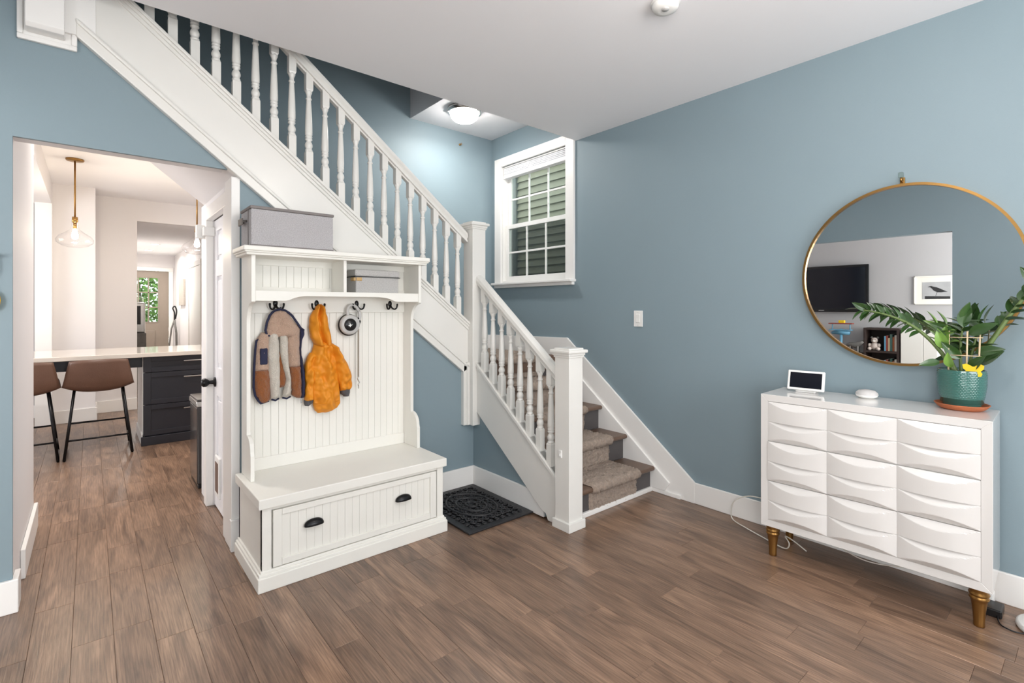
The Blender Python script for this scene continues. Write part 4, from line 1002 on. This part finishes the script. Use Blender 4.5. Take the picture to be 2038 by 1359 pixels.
# ------------------------------------------------------------------ kitchen
cb = thing('peninsula_cabinet', 'black shaker drawer base with steel pulls under the pale counter', 'cabinet', (.83, 6.3, 0))
K = 'cabinet_black'
obj('body', B().box(.405, 1.27, 6.0, 6.62, .10, .855).box(.43, 1.25, 6.0, 6.6, .0, .10), K, cb)
obj('plinth', B().box(.372, 1.29, 5.952, 5.985, .0, .085, .004), K, cb)
ep = obj('end_panel', B().box(.385, .405, 5.99, 6.64, .0, .855, .002).box(.375, .405, 5.99, 6.66, 0, .11, .004), 'trim_white', cb)
for (z0, z1) in ((.705, .853), (.392, .699), (.092, .386)):
    d_ = obj('drawer', B().box(.39, 1.27, 5.985, 6.0, z0, z1, .002).box(.39, .45, 5.972, 5.986, z0, z1, .002).box(1.21, 1.27, 5.972, 5.986, z0, z1, .002).box(.45, 1.21, 5.972, 5.986, z1 - .045, z1, .002).box(.45, 1.21, 5.972, 5.986, z0, z0 + .045, .002), K, cb)
    zc = z1 - (.055 if z1 - z0 > .2 else .05)
    obj('bar_pull', B().box(.715, .945, 5.938, 5.950, zc - .006, zc + .006, .003).box(.735, .745, 5.945, 5.974, zc - .004, zc + .004).box(.915, .925, 5.945, 5.974, zc - .004, zc + .004), 'silver', d_)
ct = centre(tag(obj('countertop', B().box(-1.5, 1.35, 5.90, 6.86, .858, .898, .004), 'counter'), 'pale veined stone peninsula countertop in the kitchen', 'countertop'))
ap = thing('counter_support', 'black apron and leg frame carrying the overhanging countertop', 'support', (-.5, 6.3, 0))
obj('apron', B().box(-1.45, .384, 6.02, 6.05, .755, .856, .003), K, ap)
obj('rear_apron', B().box(-1.45, .384, 6.66, 6.70, .755, .856, .003), K, ap)
obj('post', B().box(-1.45, -1.37, 6.02, 6.10, 0, .76, .004), K, ap); obj('post', B().box(-1.45, -1.37, 6.62, 6.70, 0, .76, .004), K, ap)
def stool(cx, cy, rz, label):
    t_ = thing('bar_stool', label, 'stool', (cx, cy, 0), rz, 'bar stools at the peninsula')
    def shell(off):
        prof = [(.21, .605), (.12, .59), (0, .575), (-.13, .570), (-.205, .592), (-.232, .67), (-.248, .77), (-.258, .868)]
        def f(u, v):
            s = v * (len(prof) - 1); i = min(int(s), len(prof) - 2); q = s - i
            y = prof[i][0] + (prof[i + 1][0] - prof[i][0]) * q; z = prof[i][1] + (prof[i + 1][1] - prof[i][1]) * q
            a = 2 * u - 1; back = max(0, (v - .45) / .55)
            hw = .245 + .012 * math.sin(math.pi * v) - .040 * back ** 1.3
            z += .055 * abs(a) ** 2.4 * (1 - back) - .010 * back * abs(a) ** 4 ; y += .075 * abs(a) ** 2.2 * (.4 + .6 * back) * (1 if v > .3 else v / .3)
            return (a * hw, y - off * back, z - off * (1 - back))
        return f
    b = B().grid(shell(0), 18, 22)
    sh_ = obj('seat_shell', b, 'leather_brown', t_, True); sh_.modifiers.new('t', 'SOLIDIFY').thickness = .022
    L_ = 'black_metal'
    for sx in (-1, 1):
        obj('leg', B().tube([(sx * .17, -.14, .60), (sx * .235, -.235, .008)], .011, 8), L_, t_, True)
        obj('leg', B().tube([(sx * .17, .14, .60), (sx * .235, .235, .008)], .011, 8), L_, t_, True)
        obj('side_rail', B().tube([(sx * .222, -.216, .12), (sx * .222, .216, .12)], .008, 8), L_, t_, True)
        obj('floor_runner', B().tube([(sx * .235, -.235, .010), (sx * .235, .235, .010)], .0095, 8), L_, t_, True)
    obj('foot_rail', B().tube([(-.218, -.208, .17), (.218, -.208, .17)], .008, 8), L_, t_, True)
    obj('foot_rail', B().tube([(-.208, .195, .25), (.208, .195, .25)], .008, 8), L_, t_, True)
    obj('seat_frame', B().tube([(-.17, -.14, .60), (.17, -.14, .60), (.17, .14, .60), (-.17, .14, .60), (-.17, -.14, .60)], .009, 8), L_, t_, True)
stool(.062, 6.02, D2R(0), 'brown leather bucket bar stool nearest the black drawers')
stool(-.455, 6.03, D2R(2), 'brown leather bucket bar stool cut off by the doorway edge')
def pendant(x, y, label):
    t_ = thing('pendant_light', label, 'pendant light', (x, y, CEIL), 0, 'kitchen pendants')
    obj('canopy', B().lathe([(.0, 0), (.068, 0), (.070, -.010), (.064, -.018), (.012, -.022), (.0, -.022)], 0, 0, 24, 0, cap=False), 'brass', t_, True)
    obj('rod', B().lathe([(.0075, -.02), (.0075, -.56)], 0, 0, 10, 0), 'brass', t_, True)
    obj('cap', B().lathe([(.0, -.55), (.022, -.552), (.024, -.60), (.018, -.605), (.0, -.605)], 0, 0, 18, 0, cap=False), 'brass', t_, True)
    obj('globe', B().lathe([(.024, -.60), (.026, -.64), (.034, -.67), (.07, -.70), (.12, -.735), (.142, -.77), (.135, -.80), (.10, -.828), (.05, -.842), (.0, -.845)], 0, 0, 36, 0, cap=False), 'clear_glass', t_, True)
    obj('socket', B().lathe([(.014, -.60), (.014, -.665)], 0, 0, 12, 0), 'brass', t_, True)
    obj('bulb', B().lathe([(.010, -.665), (.020, -.70), (.026, -.73), (.022, -.755), (.0, -.768)], 0, 0, 16, 0, cap=False), 'bulb_warm', t_, True)
pendant(-.112, 6.35, 'clear glass pendant on a brass rod over the stools')
pendant(.885, 6.35, 'clear glass pendant mostly hidden behind the closet door frame')
def can(x, y, z, label, power, grp):
    t_ = thing('recessed_light', label, 'ceiling light', (x, y, z), 0, grp)
    obj('trim_ring', B().lathe([(.075, .0), (.078, -.004), (.062, -.006), (.058, 0)], 0, 0, 24, 0, cap=False), 'plastic_white', t_, True)
    obj('lens', B().lathe([(.058, -.002), (.0, -.003)], 0, 0, 24, 0, cap=False), 'led_white', t_, True)
    d = bpy.data.lights.new('recessed_lamp', 'AREA'); d.shape = 'DISK'; d.size = .11; d.energy = power; d.color = (1, .95, .89); d.spread = D2R(165)
    o = bpy.data.objects.new('recessed_lamp', d); C.objects.link(o); o.parent = t_; o.location = (0, 0, -.012)
can(-.02, 4.70, CEIL, 'added unseen recessed light just inside the kitchen doorway', 24, 'added kitchen lights')  # the four kitchen recessed lights are unseen, added to brighten the room
can(1.5, 5.2, CEIL, 'added unseen recessed light above the black drawers', 9, 'added kitchen lights')
can(1.6, 7.2, CEIL, 'added unseen recessed light behind the peninsula', 9, 'added kitchen lights')
can(2.6, 6.2, CEIL, 'added unseen recessed light at the right side of the kitchen', 9, 'added kitchen lights')
can(.89, 11.0, 2.47, 'nearer recessed light in the back hall ceiling', 20, 'recessed hall lights')
can(.88, 12.2, 2.47, 'farther recessed light in the back hall ceiling', 20, 'recessed hall lights')
tb = thing('trash_can', 'dark glossy step trash can with a steel rim by the closet door', 'trash can', (.75, 4.46, 0))
obj('body', B().box(.598, .90, 4.29, 4.63, .03, .60, .012, 3), 'bin_dark', tb)
obj('rim', B().box(.592, .906, 4.284, 4.636, .60, .64, .008, 2), 'silver', tb)
obj('lid', B().box(.598, .90, 4.29, 4.63, .638, .655, .006, 2), 'bin_dark', tb)
obj('foot', B().box(.605, .895, 4.297, 4.623, .001, .03, .004), 'plastic_black', tb)
# back door
bd = bpy.data.objects.new('door_2', None); C.objects.link(bd); bd.location = (.86, 13.22, 0); bd['kind'] = 'structure'
bd['label'] = 'taupe back door with a grid of glass panes at the end of the hall'
DYf = 13.21
b = B().box(.42, .60, DYf, DYf + .045, .01, 2.12).box(1.13, 1.31, DYf, DYf + .045, .01, 2.12).box(.60, 1.13, DYf, DYf + .045, .01, 1.02).box(.60, 1.13, DYf, DYf + .045, 1.98, 2.12).box(.66, 1.07, DYf - .012, DYf, .2, .85, .01)
obj('slab', b, 'door_taupe', bd)
for k in range(4): obj('muntin', B().box(.60 + .53 * k / 3 - .012, .60 + .53 * k / 3 + .012, DYf - .008, DYf + .03, 1.02, 1.98, .002), 'door_taupe', bd)
for k in range(4): obj('muntin', B().box(.60, 1.13, DYf - .008, DYf + .03, 1.02 + .96 * k / 3 - .012, 1.02 + .96 * k / 3 + .012, .002), 'door_taupe', bd)
for i in range(3):
    for j in range(3): obj('pane', B().box(.60 + .53 * i / 3 + .012, .60 + .53 * (i + 1) / 3 - .012, DYf + .012, DYf + .016, 1.02 + .32 * j + .012, 1.02 + .32 * (j + 1) - .012), 'pane_glass', bd)
struct('trim_6', B().box(1.31, 1.39, 13.17, 13.2, 0, 2.1195, .004).box(.40, 1.391, 13.169, 13.2, 2.12, 2.2, .004), 'trim_white')
hd_ = bpy.data.objects.new('door_3', None); C.objects.link(hd_); hd_.location = (1.4, 10.4, 0); hd_['kind'] = 'structure'
hd_['label'] = 'white side door on the right wall of the back hall'
obj('slab', B().box(1.395, 1.42, 9.701, 10.899, 0, 2.049, .003).box(1.385, 1.42, 9.6, 9.7, 0, 2.05, .003).box(1.385, 1.42, 10.9, 11.0, 0, 2.05, .003).box(1.384, 1.42, 9.6, 11.0, 2.051, 2.14, .003), 'trim_white', hd_)
pc = thing('wall_sign', 'weathered grey wooden sign on the right wall of the back hall', 'sign', (1.40, 12.0, 1.35))
obj('board', B().box(1.385, 1.418, 11.55, 12.25, 1.38, 1.90, .004), 'wood_sign', pc)
vc = thing('stick_vacuum', 'grey stick vacuum with loop handle by the back door', 'vacuum', (1.33, 12.4, 0))
obj('handle', B().tube(spline([(1.33, 12.4, 1.05), (1.33, 12.38, 1.22), (1.30, 12.38, 1.32), (1.335, 12.38, 1.36), (1.365, 12.38, 1.26), (1.345, 12.39, 1.10)]), .013, 8), 'plastic_black', vc)
obj('body', B().tube([(1.33, 12.4, 1.08), (1.36, 12.38, .80), (1.37, 12.38, .1)], .02, 8).tube([(1.33, 12.4, 1.08), (1.28, 12.42, .9), (1.24, 12.44, .5), (1.2, 12.45, .1)], .016, 8), 'toy_grey', vc)
obj('head', B().box(1.18, 1.40, 12.33, 12.47, .002, .09, .02), 'plastic_black', vc)
gc = thing('appliance_stack', 'black and silver appliance on a hall cabinet just past the kitchen wall', 'appliance', (.62, 10.4, 0))
obj('cabinet', B().box(.41, .70, 10.1, 10.7, 0, .92, .004), 'toy_grey', gc)
obj('body', B().box(.43, .69, 10.15, 10.55, .922, 1.42, .02), 'silver', gc)
obj('window', B().box(.47, .63, 10.143, 10.152, 1.06, 1.36, .003), 'plastic_black', gc)
obj('top', B().lathe([(.12, 1.42), (.12, 1.5), (.06, 1.53), (.0, 1.53)], .56, 10.35, 20, 0, cap=False), 'clear_glass', gc)
# garden behind the back door
struct('ground', B().box(-6, 8, 13.4, 24, -.3, -.12).box(3.35, 9, -4, 13.4, -.3, -.12), 'grass')
def shrub(name, c, r, h, n, label):
    t_ = thing(name, label, 'shrub', (c[0], c[1], -.12), 0, 'garden shrubs')
    b = B(); bm = b.bm
    for k in range(n):
        v = Vector((R.gauss(0, 1), R.gauss(0, 1), R.gauss(0, 1))).normalized() * (R.random() ** .33)
        p = Vector((v.x * r, v.y * r, h * .55 + v.z * h * .45)); a = Vector((R.uniform(-1, 1), R.uniform(-1, 1), R.uniform(-1, 1))).normalized(); q = a.cross(Vector((R.uniform(-1, 1), R.uniform(-1, 1), R.uniform(-1, 1)))).normalized()
        s = .07 * R.uniform(.6, 1.3)
        bm.faces.new([bm.verts.new(p + a * s), bm.verts.new(p + q * s * .6), bm.verts.new(p - a * s), bm.verts.new(p - q * s * .6)])
    obj('foliage', b, 'hedge', t_, True); obj('trunk', B().tube([(0, 0, 0), (.02, 0, h * .5), (0, .02, h * .8)], [.05, .04, .02], 8), 'trunk', t_, True)
shrub('garden_shrub', (1.0, 16.5), 1.1, 2.6, 2600, 'leafy green shrub behind the back door glass')
shrub('garden_shrub', (3.2, 19.6), 1.4, 3.6, 2600, 'taller leafy shrub farther behind the back door glass')

# ------------------------------------------------------------------ living room seen in the mirror
tv = thing('television', 'black wall-mounted television in the living room, seen in the mirror', 'television', (-2.93, 3.03, 1.26))
obj('bezel', B().box(-2.96, -2.92, 2.36, 3.70, 1.262, 2.008, .006), 'plastic_black', tv)
obj('screen', B().box(-2.921, -2.918, 2.40, 3.66, 1.315, 1.968), 'screen', tv)
obj('bracket', B().box(-2.998, -2.955, 2.85, 3.2, 1.5, 1.75), 'black_metal', tv)
obj('stripe', B().box(-2.9195, -2.9165, 2.97, 3.05, 1.285, 1.293), 'plastic_grey', tv)
pi = thing('framed_print', 'white framed black and white print of a perched bird, in the mirror', 'picture', (-2.99, 1.56, 1.38))
b = B().box(-2.999, -2.975, 1.30, 1.815, 1.775, 1.79, .002).box(-2.999, -2.975, 1.30, 1.815, 1.378, 1.393, .002).box(-2.999, -2.975, 1.30, 1.315, 1.378, 1.79, .002).box(-2.999, -2.975, 1.80, 1.815, 1.378, 1.79, .002)
obj('frame', b, 'paper', pi); obj('mat', B().box(-2.998, -2.988, 1.31, 1.805, 1.385, 1.785), 'paper', pi)
obj('photo', B().box(-2.9885, -2.986, 1.405, 1.72, 1.455, 1.70), 'print_grey', pi)
bird = [(1.66, 1.628), (1.635, 1.642), (1.615, 1.645), (1.60, 1.635), (1.56, 1.625), (1.52, 1.605), (1.47, 1.575), (1.435, 1.555), (1.47, 1.557), (1.51, 1.550), (1.55, 1.552), (1.59, 1.575), (1.615, 1.61), (1.63, 1.626)]
obj('bird', B().prism(bird, 'x', -2.9862, -2.9850).prism([(1.55, 1.555), (1.555, 1.555), (1.57, 1.50), (1.565, 1.50)], 'x', -2.9862, -2.985).prism([(1.41, 1.457), (1.69, 1.457), (1.69, 1.50), (1.41, 1.492)], 'x', -2.9862, -2.985), 'ink', pi)
bk = thing('bookcase', 'dark brown open bookcase in the living room, seen in the mirror', 'bookcase', (-2.83, 2.15, 0))
obj('side', B().box(-2.99, -2.70, 1.93, 1.96, 0, 1.03, .002), 'shelf_brown', bk); obj('side', B().box(-2.99, -2.70, 2.34, 2.37, 0, 1.03, .002), 'shelf_brown', bk)
for z in (.0, .33, .66, 1.0): obj('shelf', B().box(-2.99, -2.70, 1.96, 2.34, z, z + .03, .002), 'shelf_brown', bk)
obj('back', B().box(-2.995, -2.985, 1.93, 2.37, 0, 1.03), 'shelf_brown', bk)
BC = [('paper', .028, .25), ('terracotta', .022, .22), ('pot_teal', .03, .26), ('bamboo', .02, .2), ('toy_red', .024, .24), ('toy_blue', .02, .23)]
nm = ['cream', 'terracotta', 'dark teal', 'tan', 'brick red', 'pale blue']
for row, z in (('upper', .691), ('lower', .361)):
    y = 1.965
    for i, (m_, w_, h_) in enumerate(BC):
        hh = h_ * (.95 if row == 'upper' else .85)
        t_ = thing('book', '%s book upright on the %s open shelf of the dark bookcase' % (nm[i], row), 'book', (-2.84, y + w_ / 2, z), 0, 'books in the dark bookcase')
        obj('cover', B().box(-2.95, -2.74, y, y + w_, z, z + hh, .002), m_, t_); obj('pages', B().box(-2.952, -2.745, y + .003, y + w_ - .003, z + .003, z + hh + .0005), 'paper', t_)
        y += w_ + .002
pt = thing('plush_toy', 'seated cream and grey plush animal on the dark bookcase shelf', 'toy', (-2.80, 2.25, .69))
b = B().ball((0, 0, .06), .055, 2, (1, 1, 1.15)).ball((.01, 0, .15), .045, 2).ball((.04, .055, .025), .027, 2, (1.5, 1, 1)).ball((.04, -.055, .025), .027, 2, (1.5, 1, 1)).ball((.02, .06, .075), .02, 2, (1, 1.2, 1.6)).ball((.02, -.06, .075), .02, 2, (1, 1.2, 1.6))
obj('body', b, 'plush', pt, True); obj('ear', B().ball((0, .038, .19), .018, 2), 'toy_grey', pt, True); obj('ear', B().ball((0, -.038, .19), .018, 2), 'toy_grey', pt, True)
obj('muzzle', B().ball((.05, 0, .14), .018, 2, (1, 1, .8)), 'paper', pt, True); obj('eye', B().ball((.048, .018, .162), .006, 1), 'ink', pt, True); obj('eye', B().ball((.048, -.018, .162), .006, 1), 'ink', pt, True)
wc = thing('white_cabinet', 'plain white cabinet right of the dark bookcase, seen in the mirror', 'cabinet', (-2.85, 1.72, 0))
obj('body', B().box(-2.99, -2.72, 1.50, 1.915, 0, 1.02, .004), 'furn_white', wc); obj('door', B().box(-2.72, -2.70, 1.66, 1.912, .05, 1.0, .003), 'furn_white', wc); obj('door', B().box(-2.72, -2.70, 1.503, 1.655, .05, 1.0, .003), 'furn_white', wc)
co = thing('media_console', 'low dark wooden console under the television, seen in the mirror', 'console', (-2.8, 3.1, 0))
obj('top', B().box(-2.99, -2.58, 2.40, 3.9, .60, .635, .003), 'shelf_brown', co); obj('body', B().box(-2.97, -2.60, 2.43, 3.87, .08, .60, .003), 'shelf_brown', co)
for (x, y) in ((-2.95, 2.46), (-2.63, 2.46), (-2.95, 3.84), (-2.63, 3.84)): obj('leg', B().box(x - .02, x + .02, y - .02, y + .02, 0, .08), 'shelf_brown', co)
ty = thing('toy_plane', 'toy biplane with blue body and red top wing on the console', 'toy', (-2.76, 2.68, .636))
obj('wing', B().box(-.06, .06, -.16, .16, .44, .455, .004), 'toy_red', ty, True); obj('wing', B().box(-.06, .06, -.15, .15, .34, .355, .004), 'toy_blue', ty, True)
obj('fuselage', B().tube([(.0, -.12, .30), (.0, 0, .32), (.0, .13, .30)], [.03, .05, .02], 10), 'toy_blue', ty, True)
for y in (-.12, .12): obj('strut', B().tube([(0, y, .34), (0, y, .45)], .008, 6), 'toy_blue', ty, True)
obj('stand', B().tube([(0, 0, .01), (0, 0, .30)], .02, 8).lathe([(.0, 0), (.08, 0), (.08, .015), (.0, .015)], 0, 0, 20, 0, cap=False), 'toy_blue', ty, True)
obj('block', B().box(-.03, .03, -.05, .03, .455, .50, .006), 'yellow', ty, True)
gd = thing('toy_figure', 'mottled grey toy creature on the console beside the bookcase', 'toy', (-2.72, 2.50, .636))
obj('body', B().tube([(0, .12, .10), (0, .05, .13), (0, -.03, .12), (0, -.10, .16), (0, -.13, .18)], [.01, .035, .05, .03, .025], 10), 'toy_grey', gd, True)
for (x, y) in ((.03, .04), (-.03, .04), (.03, -.06), (-.03, -.06)): obj('leg', B().tube([(x, y, .11), (x * 1.4, y, .001)], .014, 8), 'toy_grey', gd, True)
